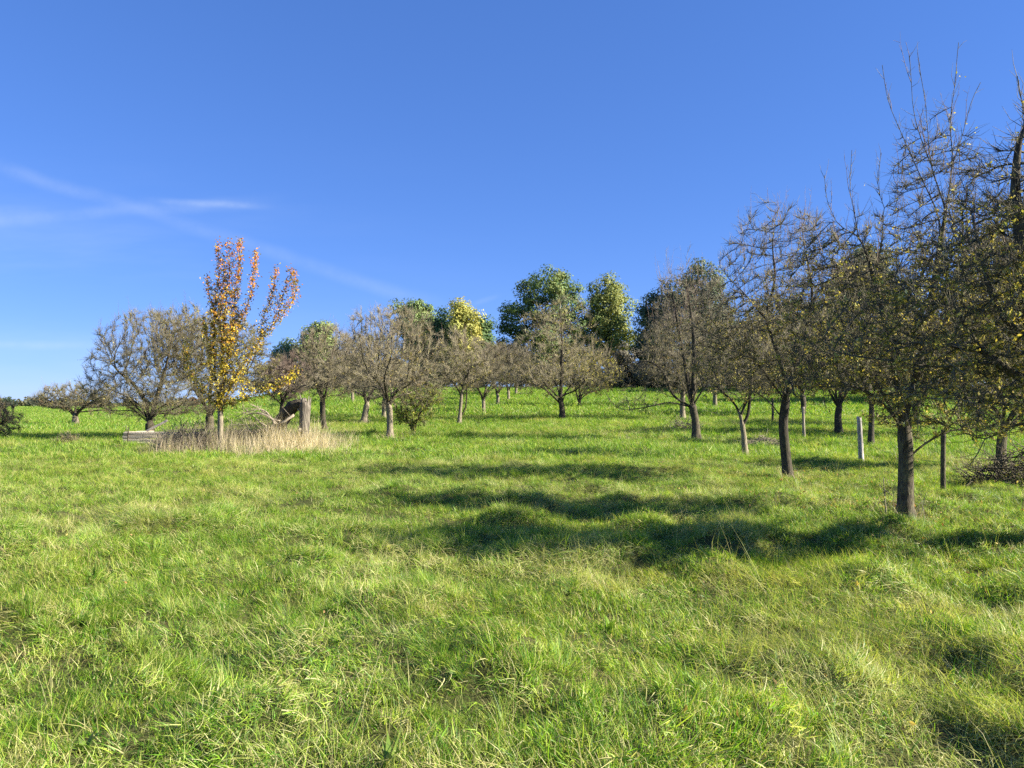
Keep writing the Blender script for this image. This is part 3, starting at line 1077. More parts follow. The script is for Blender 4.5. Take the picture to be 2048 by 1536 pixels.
make_tree('fruit_tree', 'fruit tree with slightly curved leaning trunk behind the middle pale trunk', 'tree', 726, 37.0,
          [(732, 820), (736, 798)], 0.17,
          [(725, 750, 70, 45), (720, 705, 60, 45)], 12, ORCH, natt=800, step=0.2, nlimb=5, twigs=2600, twig_len=(.2, .5), twig_r=(0.0055, 0.003),
          leaves=1000, leaf_size=(.045, .07), pal=PAL_BROWN, bark=M_PALE, shoots=50)

make_tree('fruit_tree', 'twisted dark forked fruit tree right of the broken stump', 'tree', 652, 32.0,
          [(646, 835), (645, 800), (640, 770)], 0.13,
          [(650, 720, 62, 70), (655, 760, 70, 40)], 13, ORCH, natt=900, step=0.18, nlimb=5, limb_up=1.0,
          leaders=[[(645, 805), (655, 770), (660, 720)], [(645, 800), (630, 765), (628, 720)]],
          twigs=3000, twig_len=(.2, .45), twig_r=(0.005, 0.003), leaves=900, leaf_size=(.04, .065), pal=PAL_BROWN, shoots=90, bark=M_DARKBARK)

make_tree('fruit_tree', 'slender fruit tree with two pale stems right of the leafy bush', 'tree', 918, 37.5,
          [(921, 815), (924, 780)], 0.11,
          [(920, 735, 62, 50), (915, 700, 45, 45)], 14, ORCH, natt=800, step=0.2, nlimb=4,
          leaders=[[(936, 842), (932, 815), (934, 780), (938, 740)]],
          twigs=2600, twig_len=(.2, .5), twig_r=(0.0055, 0.003), leaves=1500, leaf_size=(.05, .075), pal=PAL_OLIVE, shoots=50, bark=M_PALE)

T11 = make_tree('fruit_tree', 'thin stemmed fruit tree, nearest of the row climbing towards the ridge', 'tree', 967, 46.0,
          [(967, 800), (968, 792)], 0.12,
          [(968, 745, 55, 42), (965, 720, 45, 35)], 15, ORCH, natt=700, step=0.24, nlimb=5, twigs=2800, twig_len=(.25, .6), twig_r=(0.0065, 0.004),
          leaves=1000, leaf_size=(.05, .08), pal=PAL_BROWN, shoots=120, shoot_len=(.4, .9), bark=M_PALE)
copy_tree(T11, 996, 54.0, 1.02, 1.3, 'second fruit tree of the row climbing towards the ridge', ORCH)
copy_tree(T11, 1017, 61.0, 1.05, 2.9, 'third thin fruit tree of the row climbing towards the ridge', ORCH)
copy_tree(T11, 1032, 68.0, 1.08, 4.4, 'farthest thin fruit tree of the row, just below the ridge', ORCH)

make_tree('fruit_tree', 'yellowish leafy fruit tree behind the lone dark trunked tree', 'tree', 1158, 53.0,
          [(1158, 800)], 0.13,
          [(1185, 745, 58, 50), (1150, 740, 50, 45)], 16, ORCH, natt=700, step=0.25, nlimb=5, twigs=2500, twig_len=(.25, .6), twig_r=(0.0065, 0.004),
          leaves=3000, leaf_size=(.07, .11), pal=PAL_YELLOW, shoots=40)

# small leafy bush-like tree
make_tree('leafy_bush', 'low leafy yellow green bush beside the middle pale trunk', 'bush', 826, 30.0,
          [(826, 862), (825, 855)], 0.05,
          [(830, 815, 38, 42), (850, 795, 35, 28), (815, 830, 25, 25)], 17, None, natt=600, step=0.13, nlimb=6, limb_up=1.2, twigs=1500, twig_len=(.15, .35),
          twig_r=(0.0045, 0.003), leaves=2600, leaf_size=(.05, .09), pal=PAL_GREEN)

# far left
make_tree('fruit_tree', 'small spreading fruit tree standing alone on the far left slope', 'tree', 152, 54.0,
          [(151, 835), (150, 825)], 0.26,
          [(150, 795, 70, 28), (110, 800, 45, 22), (195, 805, 40, 25)], 18, ORCH, natt=800, step=0.25, nlimb=7, limb_up=0.3, limb_reach=.8,
          twigs=2600, twig_len=(.25, .6), twig_r=(0.0065, 0.004), leaves=1500, leaf_size=(.06, .1), pal=PAL_BROWN, bark=M_PALE, shoots=30)

make_tree('fruit_tree', 'broad dense fruit tree behind the stacked timbers on the left', 'tree', 302, 33.5,
          [(300, 855), (296, 835)], 0.21,
          [(300, 710, 100, 90), (230, 760, 65, 60), (320, 790, 120, 55), (360, 700, 70, 80)], 19, ORCH, natt=1900, step=0.18, nlimb=6,
          leaders=[[(298, 845), (270, 822), (235, 822), (195, 815)], [(298, 845), (312, 800), (330, 740)]],
          twigs=8600, twig_len=(.2, .55), twig_r=(0.005, 0.003), shoots=220, shoot_len=(.5, 1.1), leaves=5200, leaf_size=(.04, .07), pal=PAL_OLIVE)

make_tree('fruit_tree', 'big dark bushy fruit tree directly behind the orange leaved tree', 'tree', 420, 36.0,
          [(420, 850), (420, 820)], 0.22,
          [(430, 700, 100, 75), (385, 680, 75, 70), (490, 730, 65, 60)], 20, ORCH, natt=1500, step=0.21, nlimb=6,
          twigs=4800, twig_len=(.25, .55), twig_r=(0.006, 0.0035), shoots=60, leaves=5200, leaf_size=(.06, .1), pal=PAL_OLIVE)

make_tree('fruit_tree', 'grey brown bare fruit tree behind the broken stump', 'tree', 563, 44.0,
          [(563, 810)], 0.15,
          [(570, 765, 50, 40), (590, 740, 45, 35)], 21, ORCH, natt=800, step=0.23, nlimb=5, twigs=3000, twig_len=(.25, .6), twig_r=(0.006, 0.004),
          leaves=500, pal=PAL_BROWN, shoots=120, shoot_len=(.5, 1.1), twigmat=M_SHOOT)
make_tree('fruit_tree', 'twiggy fruit tree low at the left picture edge', 'tree', -25, 34.0,
          [(-25, 860)], 0.12,
          [(-25, 840, 58, 42)], 22, ORCH, natt=700, step=0.18, nlimb=6, twigs=2600, twig_len=(.2, .45), twig_r=(0.005, 0.003), leaves=1800, pal=PAL_BROWN, twigmat=M_DEADTWIG, bark=M_PALE)

# right middle ground behind the fence
T21 = make_tree('fruit_tree', 'dark fruit tree with spreading fork beyond the fence wire', 'tree', 1677, 31.0,
          [(1675, 835), (1678, 800)], 0.16,
          [(1680, 720, 95, 70), (1640, 690, 80, 70), (1740, 700, 80, 70)], 23, ORCH, natt=1200, step=0.2, nlimb=6, twigs=3600, twig_len=(.2, .5),
          twig_r=(0.0055, 0.0032), leaves=3400, leaf_size=(.05, .08), pal=PAL_OLIVE, bark=M_DARKBARK, shoots=60)
make_tree('fruit_tree', 'leaning dark fruit tree between the white post and the nearest trunk', 'tree', 1740, 26.0,
          [(1743, 830), (1745, 800)], 0.11,
          [(1760, 720, 75, 75), (1720, 740, 60, 60)], 24, ORCH, natt=1000, step=0.18, nlimb=5, twigs=2600, leaves=2600, leaf_size=(.045, .075), pal=PAL_OLIVE, bark=M_DARKBARK,
          leaders=[[(1743, 840), (1760, 815), (1775, 790)]])
make_tree('fruit_tree', 'small crooked fruit tree near the right edge behind the leaning branch', 'tree', 1998, 17.5,
          [(2003, 880), (2010, 850)], 0.12,
          [(2030, 740, 110, 90), (1960, 780, 60, 45)], 25, ORCH, natt=1300, step=0.14, nlimb=5, twigs=3600, leaves=3600, leaf_size=(.04, .065), pal=PAL_YELLOW,
          leaders=[[(2003, 885), (1975, 865), (1940, 835)], [(1998, 915), (1965, 905), (1925, 935), (1880, 950), (1850, 957)]])
copy_tree(T7, 1365, 40.0, 1.15, 2.0, 'fruit tree half hidden behind the gnarled drooping tree', ORCH)
copy_tree(T21, 1605, 43.0, 1.05, 2.2, 'fruit tree farther up behind the dark shaded trunk', ORCH)
copy_tree(T21, 1830, 36.0, 1.1, 4.0, 'fruit tree beyond the fence behind the nearest whole trunk', ORCH)
copy_tree(T21, 1960, 30.0, 1.0, 5.2, 'fruit tree beyond the fence towards the right edge', ORCH)
copy_tree(T7, 768, 41.0, 0.95, 4.0, 'fruit tree half hidden straight behind the middle pale trunk', ORCH)
copy_tree(T7, 1430, 52.0, 1.15, 3.3, 'distant fruit tree right of the gnarled drooping tree', ORCH)
copy_tree(T11, 705, 58.0, 1.1, 0.7, 'distant fruit tree between the leaning trunk and the twisted tree', ORCH)


# ---- orange pear tree
def pear_col(lp, rng):
    z = lp[:, 2]
    zn = np.clip((z - 1.6) / (z.max() - 1.6), 0, 1)
    n = len(z)
    k = zn + rng.normal(0, .16, n)
    c = np.where((k > .62)[:, None], np.array((0.66, 0.27, 0.032)), np.array((0.70, 0.44, 0.040)))
    c = np.where((k < .36)[:, None], np.array((0.58, 0.46, 0.050)), c)
    g = rng.uniform(size=n)
    c = np.where((g < .25)[:, None], np.array((0.30, 0.28, 0.07)), c)
    c = np.where((g > .88)[:, None], np.array((0.26, 0.12, 0.05)), c)
    return c * rng.uniform(.75, 1.3, (n, 1))


make_tree('pear_tree', 'slim upright tree with orange and yellow autumn leaves', 'tree', 441, 24.3,
          [(441, 850), (440, 815)], 0.095,
          [(450, 700, 40, 85), (448, 775, 52, 40), (450, 610, 34, 60)], 26, None, natt=650, step=0.14, nlimb=4, limb_up=1.3,
          leaders=[[(440, 815), (428, 720), (430, 620), (438, 550), (436, 490)],
                   [(440, 815), (446, 700), (452, 590), (460, 540), (458, 488)],
                   [(440, 815), (458, 700), (470, 600), (478, 540), (480, 482)],
                   [(458, 700), (490, 620), (505, 570), (512, 505)],
                   [(440, 815), (480, 740), (520, 680), (545, 650), (590, 590), (585, 545)],
                   [(545, 650), (560, 600), (575, 570), (582, 548)],
                   [(520, 680), (525, 640), (545, 590), (552, 540)],
                   [(430, 620), (418, 590), (416, 560)],
                   [(446, 700), (440, 640), (446, 570), (448, 520)],
                   [(440, 815), (500, 790), (560, 770), (595, 740)],
                   [(440, 815), (400, 770), (375, 730), (370, 690)],
                   [(428, 720), (412, 680), (408, 640)]],
          twigs=1700, twig_len=(.10, .26), twig_r=(0.0045, 0.003), leaves=1500, leaf_size=(.055, .095), col_fn=pear_col,
          leaf_on_leaders=9000, bark=M_PALE, r_tip=0.006)


# ------------------------------------------------------------------ tall woodland trees behind the ridge
def wood_tree(label, u, Y, env, seed, cols, R=0.35, nleaf=9000, leaf=(0.18, 0.34), name='tall_tree', clump=0.85, fork=780, top_bare=0):
    rng = np.random.default_rng(seed)
    base = ground(u, Y, 0.1)
    px = Y / F
    ells = [(at(e[0], e[1], Y + (e[4] if len(e) > 4 else 0)), (e[2] * px, e[2] * px * .9, e[3] * px), 1.0) for e in env]
    nleaf = int(nleaf * 2.2)
    A = ell_points(ells, 560, rng, 0.6)
    tr = spline([base, at(u + rng.normal(0, 2), fork - 60, Y), at(u, np.mean([e[1] for e in env]), Y)], 0.8)
    P, par = colonize(tr, np.arange(-1, len(tr) - 1), A, 0.7, 0.9, rng, di=9.0, up=0.06)
    n = len(P); P = P - base
    tips = np.zeros(n); ch = np.zeros(n, int); np.add.at(ch, par[par >= 0], 1); tips[ch == 0] = 1
    for i in range(n - 1, 0, -1): tips[par[i]] += tips[i]
    pw = math.log(R / 0.02) / math.log(max(tips[0], 3))
    rad = 0.02 * np.maximum(tips, 1) ** pw
    E = np.nonzero(par >= 0)[0]
    root = thing(name, base, label, 'tree', 'tall trees behind the ridge')
    V, Q = prisms(P[par[E]], P[E], rad[par[E]] * .9, rad[E], 5)
    link('trunk', mesh_np('trunk', V, Q), M_DARKBARK, root)
    # leaf clumps hung round the outer nodes
    nodes = np.nonzero(tips <= 6)[0]
    ncl = min(len(nodes), 420)
    nodes = rng.choice(nodes, ncl, replace=False)
    cen = P[nodes] + rng.normal(0, .25, (ncl, 3))
    tone = rng.uniform(0.82, 1.15, ncl)
    which = rng.choice(len(cols), ncl, p=np.array([c[1] for c in cols]) / sum(c[1] for c in cols))
    k = rng.integers(0, ncl, nleaf)
    rr = rng.uniform(.6, 1.25, ncl)
    d = nrm(rng.normal(size=(nleaf, 3))) * (rng.uniform(0.1, 1, (nleaf, 1)) ** .5) * np.array((1, 1, .75)) * (clump * rr[k])[:, None] * 1.5
    lp = cen[k] + d
    cc = np.array([c[0] for c in cols])
    mean = (cc * np.array([c[1] for c in cols])[:, None]).sum(0) / sum(c[1] for c in cols)
    col = (0.5 * cc[which[k]] + 0.5 * mean) * tone[k][:, None] * rng.uniform(.88, 1.12, (nleaf, 1)) * 1.65
    face = nrm(nrm(d) + 0.45 * nrm(lp - P[nodes].mean(0)) + np.array((0, 0, .25)) + rng.normal(0, .38, (nleaf, 3)))
    link('crown', leaves_mesh('crown', lp, rng.uniform(*leaf, nleaf), col, rng, 0.3, 0.75, face), M_WOODLEAF, root, kind='stuff')
    return root


G_DEEP = ((0.035, 0.075, 0.028), 5); G_MID = ((0.075, 0.115, 0.032), 4); G_YEL = ((0.22, 0.21, 0.045), 4); G_LIGHT = ((0.13, 0.165, 0.045), 4)
G_BLUE = ((0.045, 0.085, 0.055), 4)
wood_tree('tallest broad green tree behind the ridge with yellowing crown top', 1085, 96, [(1095, 595, 66, 68), (1038, 635, 48, 60), (1130, 640, 50, 75), (1080, 700, 85, 60)], 31,
          [((0.04, 0.08, 0.03), 5), ((0.08, 0.12, 0.035), 4), ((0.15, 0.165, 0.04), 4)], 0.5, 15000)
wood_tree('yellow green tree right beside the tallest green tree', 1217, 98, [(1217, 612, 46, 62), (1198, 670, 48, 55), (1235, 685, 42, 60)], 32,
          [((0.13, 0.16, 0.04), 5), ((0.20, 0.20, 0.05), 4), ((0.075, 0.11, 0.035), 3)], 0.35, 10000)
wood_tree('dark grey green tree rising behind the gnarled drooping tree', 1405, 92, [(1405, 590, 52, 66), (1355, 625, 52, 62), (1430, 655, 55, 70), (1330, 680, 50, 50)], 33,
          [((0.07, 0.092, 0.058), 5), ((0.10, 0.12, 0.06), 3), ((0.14, 0.145, 0.06), 2)], 0.4, 12000)
wood_tree('pointed dark tree left of the dark grey green tree', 1305, 94, [(1306, 640, 22, 60), (1300, 690, 30, 45)], 34,
          [((0.05, 0.08, 0.045), 5), ((0.09, 0.11, 0.045), 3)], 0.25, 5500)
wood_tree('yellow poplar like tree flanked by two dark trees on the ridge', 922, 90, [(922, 660, 34, 55), (920, 710, 38, 35)], 35,
          [((0.26, 0.24, 0.05), 5), ((0.17, 0.19, 0.045), 4), ((0.34, 0.28, 0.07), 1)], 0.28, 7000)
wood_tree('dark green tree at the left of the yellow tree on the ridge', 884, 92, [(886, 670, 22, 45), (880, 715, 26, 30)], 36, [G_DEEP, G_MID], 0.25, 4500)
wood_tree('dark green tree at the right of the yellow tree on the ridge', 962, 93, [(962, 675, 22, 42), (960, 715, 26, 35)], 37, [G_DEEP, G_MID], 0.25, 5000)
wood_tree('light green tree behind the middle bare fruit tree', 832, 95, [(835, 650, 38, 48), (810, 640, 22, 40), (845, 700, 36, 40)], 38,
          [((0.10, 0.15, 0.05), 5), ((0.16, 0.19, 0.055), 4)], 0.3, 8000)
wood_tree('light green tree left of the middle bare fruit tree', 635, 88, [(636, 690, 26, 42), (655, 680, 16, 34), (630, 730, 34, 35)], 39,
          [((0.11, 0.155, 0.05), 5), ((0.17, 0.20, 0.055), 3)], 0.25, 6500)
wood_tree('small bluish green tree seen right of the orange tree', 577, 90, [(577, 705, 18, 38), (572, 740, 22, 25)], 40,
          [((0.08, 0.12, 0.06), 5), ((0.12, 0.16, 0.06), 3)], 0.2, 4000)
wood_tree('dark tree showing through the bare branches on the right', 1735, 70, [(1735, 560, 58, 75), (1690, 620, 55, 60), (1780, 620, 55, 60)], 41,
          [((0.06, 0.085, 0.045), 5), ((0.10, 0.115, 0.05), 4), ((0.20, 0.18, 0.05), 2)], 0.35, 8000)
wood_tree('yellowing tree behind the big limb at the right edge', 1990, 55, [(2000, 560, 90, 130), (1930, 640, 70, 90), (2080, 560, 80, 120)], 42,
          [((0.30, 0.25, 0.06), 4), ((0.16, 0.16, 0.05), 4), ((0.10, 0.11, 0.045), 3)], 0.35, 9000, (0.14, 0.26))
wood_tree('olive tree filling the gap behind the shaded fruit tree', 1570, 72, [(1570, 650, 70, 60), (1500, 680, 55, 50), (1640, 660, 55, 60)], 43,
          [((0.12, 0.12, 0.045), 5), ((0.20, 0.17, 0.05), 3), ((0.07, 0.085, 0.04), 3)], 0.3, 7000, (0.16, 0.30))

# undergrowth along the ridge
for i, (u, Y, v, ru, rv, cols, lab) in enumerate((
        (868, 84, 745, 38, 32, [((0.14, 0.11, 0.07), 4), ((0.08, 0.09, 0.04), 4)], 'brown shrub on the ridge under the dark green tree'),
        (1000, 86, 725, 45, 42, [((0.10, 0.09, 0.05), 4), ((0.22, 0.19, 0.06), 3), ((0.06, 0.07, 0.035), 4)], 'dark shrub on the ridge left of the tallest green tree'),
        (1070, 83, 752, 50, 28, [((0.045, 0.045, 0.028), 5), ((0.09, 0.085, 0.04), 2)], 'dark low thicket under the tallest green tree'),
        (1150, 86, 735, 50, 40, [((0.13, 0.11, 0.055), 4), ((0.20, 0.16, 0.06), 3), ((0.06, 0.07, 0.04), 3)], 'brownish shrub on the ridge right of the tallest green tree'),
        (1250, 83, 735, 48, 42, [((0.055, 0.05, 0.035), 5), ((0.10, 0.085, 0.05), 3)], 'dark shrub on the ridge below the yellow green tree'),
        (1330, 80, 735, 55, 45, [((0.075, 0.065, 0.045), 5), ((0.15, 0.12, 0.06), 3)], 'brown thicket behind the drooping bare branches'),
        (1480, 74, 730, 75, 50, [((0.11, 0.10, 0.05), 5), ((0.18, 0.15, 0.06), 3)], 'olive shrub behind the slim pale fruit tree'),
        (1850, 60, 700, 110, 75, [((0.15, 0.13, 0.05), 5), ((0.25, 0.21, 0.06), 3), ((0.08, 0.08, 0.04), 3)], 'wide hedge like shrub behind the nearest whole trunk'),
        (1590, 78, 740, 70, 42, [((0.10, 0.09, 0.05), 5), ((0.17, 0.15, 0.06), 3)], 'olive brown shrub behind the dark shaded trunk'),
        (1720, 76, 735, 75, 48, [((0.08, 0.08, 0.045), 5), ((0.17, 0.15, 0.06), 3)], 'dark olive shrub behind the weathered white post'),
        (1975, 70, 725, 85, 55, [((0.13, 0.12, 0.05), 5), ((0.24, 0.20, 0.06), 3)], 'tall yellowish shrub low behind the right edge tree'),
        (1400, 78, 742, 55, 36, [((0.09, 0.08, 0.05), 5), ((0.14, 0.12, 0.06), 3)], 'brown shrub right behind the gnarled drooping tree'),
        (790, 84, 750, 50, 34, [((0.09, 0.085, 0.05), 5), ((0.15, 0.13, 0.07), 3)], 'dull brown shrub behind the middle bare fruit tree'),
        (930, 86, 748, 45, 30, [((0.07, 0.07, 0.04), 5), ((0.14, 0.12, 0.06), 3)], 'dark shrub under the yellow tree on the ridge'),
        (630, 80, 752, 45, 34, [((0.13, 0.11, 0.08), 5), ((0.10, 0.10, 0.06), 3)], 'brown shrub behind the twisted dark tree'),
        (1215, 84, 762, 55, 20, [((0.10, 0.085, 0.05), 5), ((0.16, 0.14, 0.06), 3)], 'low brown scrub on the crest right of the lone dark trunked tree'),
        (1310, 84, 764, 50, 20, [((0.07, 0.065, 0.04), 5), ((0.14, 0.12, 0.06), 3)], 'low dark scrub on the crest left of the gnarled tree'),
        (1500, 82, 762, 60, 22, [((0.10, 0.10, 0.05), 5), ((0.17, 0.15, 0.06), 3)], 'low olive scrub on the crest behind the slim pale fruit tree'),
        (1650, 82, 760, 60, 22, [((0.08, 0.08, 0.045), 5), ((0.15, 0.13, 0.06), 3)], 'low dark scrub on the crest behind the fence'),
        (1790, 80, 758, 60, 24, [((0.11, 0.10, 0.05), 5), ((0.20, 0.17, 0.06), 3)], 'low yellowish scrub on the crest behind the nearest whole trunk'),
        (700, 80, 745, 55, 38, [((0.15, 0.12, 0.08), 5), ((0.10, 0.10, 0.05), 3)], 'grey brown shrub between the twisted tree and the middle tree'),
        (560, 78, 755, 55, 36, [((0.14, 0.11, 0.085), 5), ((0.10, 0.10, 0.06), 3)], 'mauve brown shrub far behind the broken stump'))):
    t = wood_tree(lab, u, Y, [(u, v, ru, rv), (u - ru * .6, v + rv * .35, ru * .6, rv * .6), (u + ru * .6, v + rv * .3, ru * .6, rv * .65)], 60 + i, cols,
                  0.10, 3700, (0.14, 0.30), 'shrub', 0.45, 790)
    t['category'] = 'shrub'
    t['group'] = 'shrubs along the ridge'


# ------------------------------------------------------------------ far wood on the left
def far_wood():
    rng = np.random.default_rng(77)
    Ps, Cs = [], []
    pal = np.array([(0.05, 0.075, 0.045), (0.075, 0.085, 0.05), (0.16, 0.10, 0.045), (0.04, 0.065, 0.05), (0.10, 0.10, 0.05)])
    for i in range(120):
        u = rng.uniform(-260, 560); Y = rng.uniform(225, 250)
        top = 1.6 + rng.uniform(-1.2, 1.0)
        b = ground(u, Y)
        h = top - b[2]
        n = 260
        d = nrm(rng.normal(size=(n, 3))) * rng.uniform(.4, 1, (n, 1))
        wdt = rng.uniform(1.3, 2.6)
        Ps.append(b + np.array((0, 0, h * .55)) + d * np.array((wdt, wdt, h * .48)))
        Cs.append(np.repeat(pal[rng.integers(0, 5)][None], n, 0) * rng.uniform(.7, 1.3, (n, 1)))
    P = np.concatenate(Ps); C = np.concatenate(Cs)
    o = link('far_wood', leaves_mesh('far_wood', P, rng.uniform(.5, 1.0, len(P)), C, rng, .2, .8), M_WOODLEAF, kind='stuff')
    tag(o, 'thin band of distant wood on the left horizon', 'wood')


far_wood()


# ------------------------------------------------------------------ broken tree
def broken_tree():
    rng = np.random.default_rng(91)
    Y = 25.3
    base = ground(607, Y, 0.06)
    root = thing('broken_tree', base, 'snapped off tree stump with its fallen top hanging to the left in dry grass', 'stump')
    # standing stump, ragged at the top
    k, n = 16, 14
    topz = at(607, 806, Y)[2] - base[2]
    zs = np.linspace(0, topz, n)
    ang = np.arange(k) / k * 6.283
    rag = rng.uniform(-0.16, 0.22, k)
    fl = 1 + 0.06 * np.sin(ang * 3 + 1) + 0.05 * np.sin(ang * 7)
    V = []
    for i, z in enumerate(zs):
        r = 0.155 + 0.075 * math.exp(-z / .25) + 0.035 * (z / topz) ** 2
        rr = r * fl * (1 + rng.normal(0, .03, k))
        zz = z + (rag * max(0, (z / topz - .75) / .25))
        V.append(np.stack([rr * np.cos(ang) + 0.05 * z / topz, rr * np.sin(ang), zz], 1))
    V = np.array(V)
    inner = V[-1] * np.array((.62, .62, 1)) - np.array((0, 0, .16)); inner2 = V[-1] * np.array((.15, .15, 1)) - np.array((0, 0, .22))
    V = np.concatenate([V.reshape(-1, 3), inner, inner2])
    j = np.arange(k); j2 = (j + 1) % k
    q = np.stack([j, j2, k + j2, k + j], 1)
    Q = np.concatenate([q + i * k for i in range(n + 1)])
    link('stump', mesh_np('stump', V, Q), M_STUMP, root)
    # splinters round the break
    for (u0, v0, u1, v1, w) in ((604, 808, 599, 786, .05), (617, 812, 618, 792, .045), (612, 812, 610, 803, .04), (598, 815, 588, 802, .04), (603, 806, 592, 796, .03)):
        a, b = at(u0, v0 + 6, Y - .05) - base, at(u1, v1, Y - .05) - base
        sp_ = spline([a, (a + b) / 2 + rng.normal(0, .015, 3), b], .06)
        Vp, Qp, Tp = polytube(sp_, np.linspace(w, .006, len(sp_)), 5, .15, rng)
        link('splinter', mesh_np('splinter', Vp, Qp, Tp), M_DEAD, root)
    # broken off trunk leaning down to the left
    pts = spline([at(604, 806, Y - .02) - base, at(585, 814, Y + .1) - base, at(566, 838, Y + .25) - base, at(548, 862, Y + .4) - base, at(525, 882, Y + .5) - base], .12)
    rad = np.interp(np.linspace(0, 1, len(pts)), [0, .15, .5, 1], [.13, .20, .22, .16])
    Vp, Qp, Tp = polytube(pts, rad, 14, .06, rng)
    link('fallen_trunk', mesh_np('fallen_trunk', Vp, Qp, Tp), M_DARKBARK, root)
    parts = []
    for pl, r0 in (([(588, 830), (565, 845), (540, 855), (505, 866), (480, 872)], .05), ([(555, 850), (540, 835), (515, 826), (490, 830)], .045),
                   ([(560, 842), (545, 838), (520, 818), (500, 808)], .03), ([(540, 855), (520, 845), (505, 830), (488, 815)], .025),
                   ([(575, 838), (572, 860), (575, 885)], .035), ([(515, 862), (500, 880), (485, 890)], .03), ([(600, 858), (597, 880), (600, 900)], .05),
                   ([(550, 848), (530, 822), (505, 820), (470, 835)], .03), ([(505, 866), (490, 850), (470, 850)], .02)):
        p = spline([at(a, b, Y - .15 + rng.uniform(-.25, .25)) - base for a, b in pl], .1)
        parts.append(polytube(p, np.linspace(r0, r0 * .25, len(p)), 6, .1, rng))
        m = 16
        s = p[rng.integers(1, len(p), m)]
        e = s + nrm(rng.normal(size=(m, 3)) + np.array((-.6, 0, .35))) * rng.uniform(.15, .5, (m, 1))
        parts.append((*prisms(s, e, np.full(m, .008), np.full(m, .003)), None))
    Vp, Qp, Tp = join(parts)
    link('branches', mesh_np('branches', Vp, Qp, Tp), M_DEADTWIG, root, kind='stuff')


broken_tree()


# ------------------------------------------------------------------ dry weeds round the stump
def dry_weeds():
    rng = np.random.default_rng(55)
    cl = []
    n = 9000
    u = np.concatenate([rng.normal(590, 62, int(n * .5)), rng.uniform(430, 660, int(n * .2)), rng.uniform(285, 470, int(n * .3))])
    u = u + rng.normal(0, 14, len(u))
    keep = (u > 275) & (u < 735)
    u = u[keep]; n = len(u)
    Y = 26.5 - 4.6 * rng.uniform(0, 1, n) ** 1.25 - np.abs(rng.normal(0, .45, n))
    Y = np.where(u < 470, Y + .8, Y)
    x = (u - 1024) / F * Y
    z = hgt(x, Y)
    clump = vnoise(x / .5, Y / .5, 9)
    L = rng.uniform(.35, 1.15, n) * (.35 + 1.05 * clump)
    edge = np.minimum(smooth(275, 345, u), 1 - smooth(630, 735, u))
    L = L * (.35 + .65 * edge) * (.30 + .70 * smooth(21.2, 23.6, Y))
    yaw = rng.uniform(0, 6.28, n)
    bend = rng.uniform(.05, .75, n)
    left = u < 470 + rng.normal(0, 35, n)
    pal_r = np.array([(0.60, 0.50, 0.32), (0.52, 0.43, 0.25), (0.66, 0.57, 0.40), (0.40, 0.35, 0.17)])
    pal_l = np.array([(0.38, 0.31, 0.21), (0.30, 0.25, 0.16), (0.48, 0.40, 0.27), (0.27, 0.27, 0.12)])
    col = np.where(left[:, None], pal_l[rng.integers(0, 4, n)], pal_r[rng.integers(0, 4, n)]) * rng.uniform(.8, 1.2, (n, 1))
    lean = np.stack([rng.normal(.12, .14, n), rng.normal(0, .1, n), np.zeros(n)], 1) * L[:, None]
    V, Q, T, C = blades(np.stack([x, Y, z - .02], 1), yaw, L, bend, rng.uniform(.006, .011, n), col, lean)
    o = link('dry_weeds', mesh_np('dry_weeds', V, Q, T, C), M_STRAW, kind='stuff')
    tag(o, 'tall bleached dry grass and weeds round the broken stump', 'dry grass')
    # scattered straw tufts round trunk feet
    spots = [(1575, 15.5, .5), (1805, 10.6, .45), (1495, 20.8, .6), (780, 28.3, .5), (826, 29.8, .7), (726, 36.7, .5), (1392, 27.8, .8), (1960, 18.5, 1.4), (1860, 20.0, 1.2), (2010, 16.0, 1.2), (1260, 28, .8), (1370, 34, 1.2)]
    xs, ys = [], []
    for (uu, yy, r) in spots:
        m = int(190 * r ** 1.3 + 40)
        c = (uu - 1024) / F * yy
        xs.append(c + rng.normal(0, r * .5, m)); ys.append(yy + rng.normal(0, r * .5, m))
    x = np.concatenate(xs); Y = np.concatenate(ys); n = len(x)
    L = rng.uniform(.12, .42, n)
    col = pal_r[rng.integers(0, 4, n)] * rng.uniform(.75, 1.1, (n, 1))
    V, Q, T, C = blades(np.stack([x, Y, hgt(x, Y) - .02], 1), rng.uniform(0, 6.28, n), L, rng.uniform(.3, 1.1, n), rng.uniform(.004, .008, n), col)
    o = link('straw_tufts', mesh_np('straw_tufts', V, Q, T, C), M_STRAW, kind='stuff')
    tag(o, 'wisps of dry straw grass round the feet of the trunks', 'dry grass')


dry_weeds()


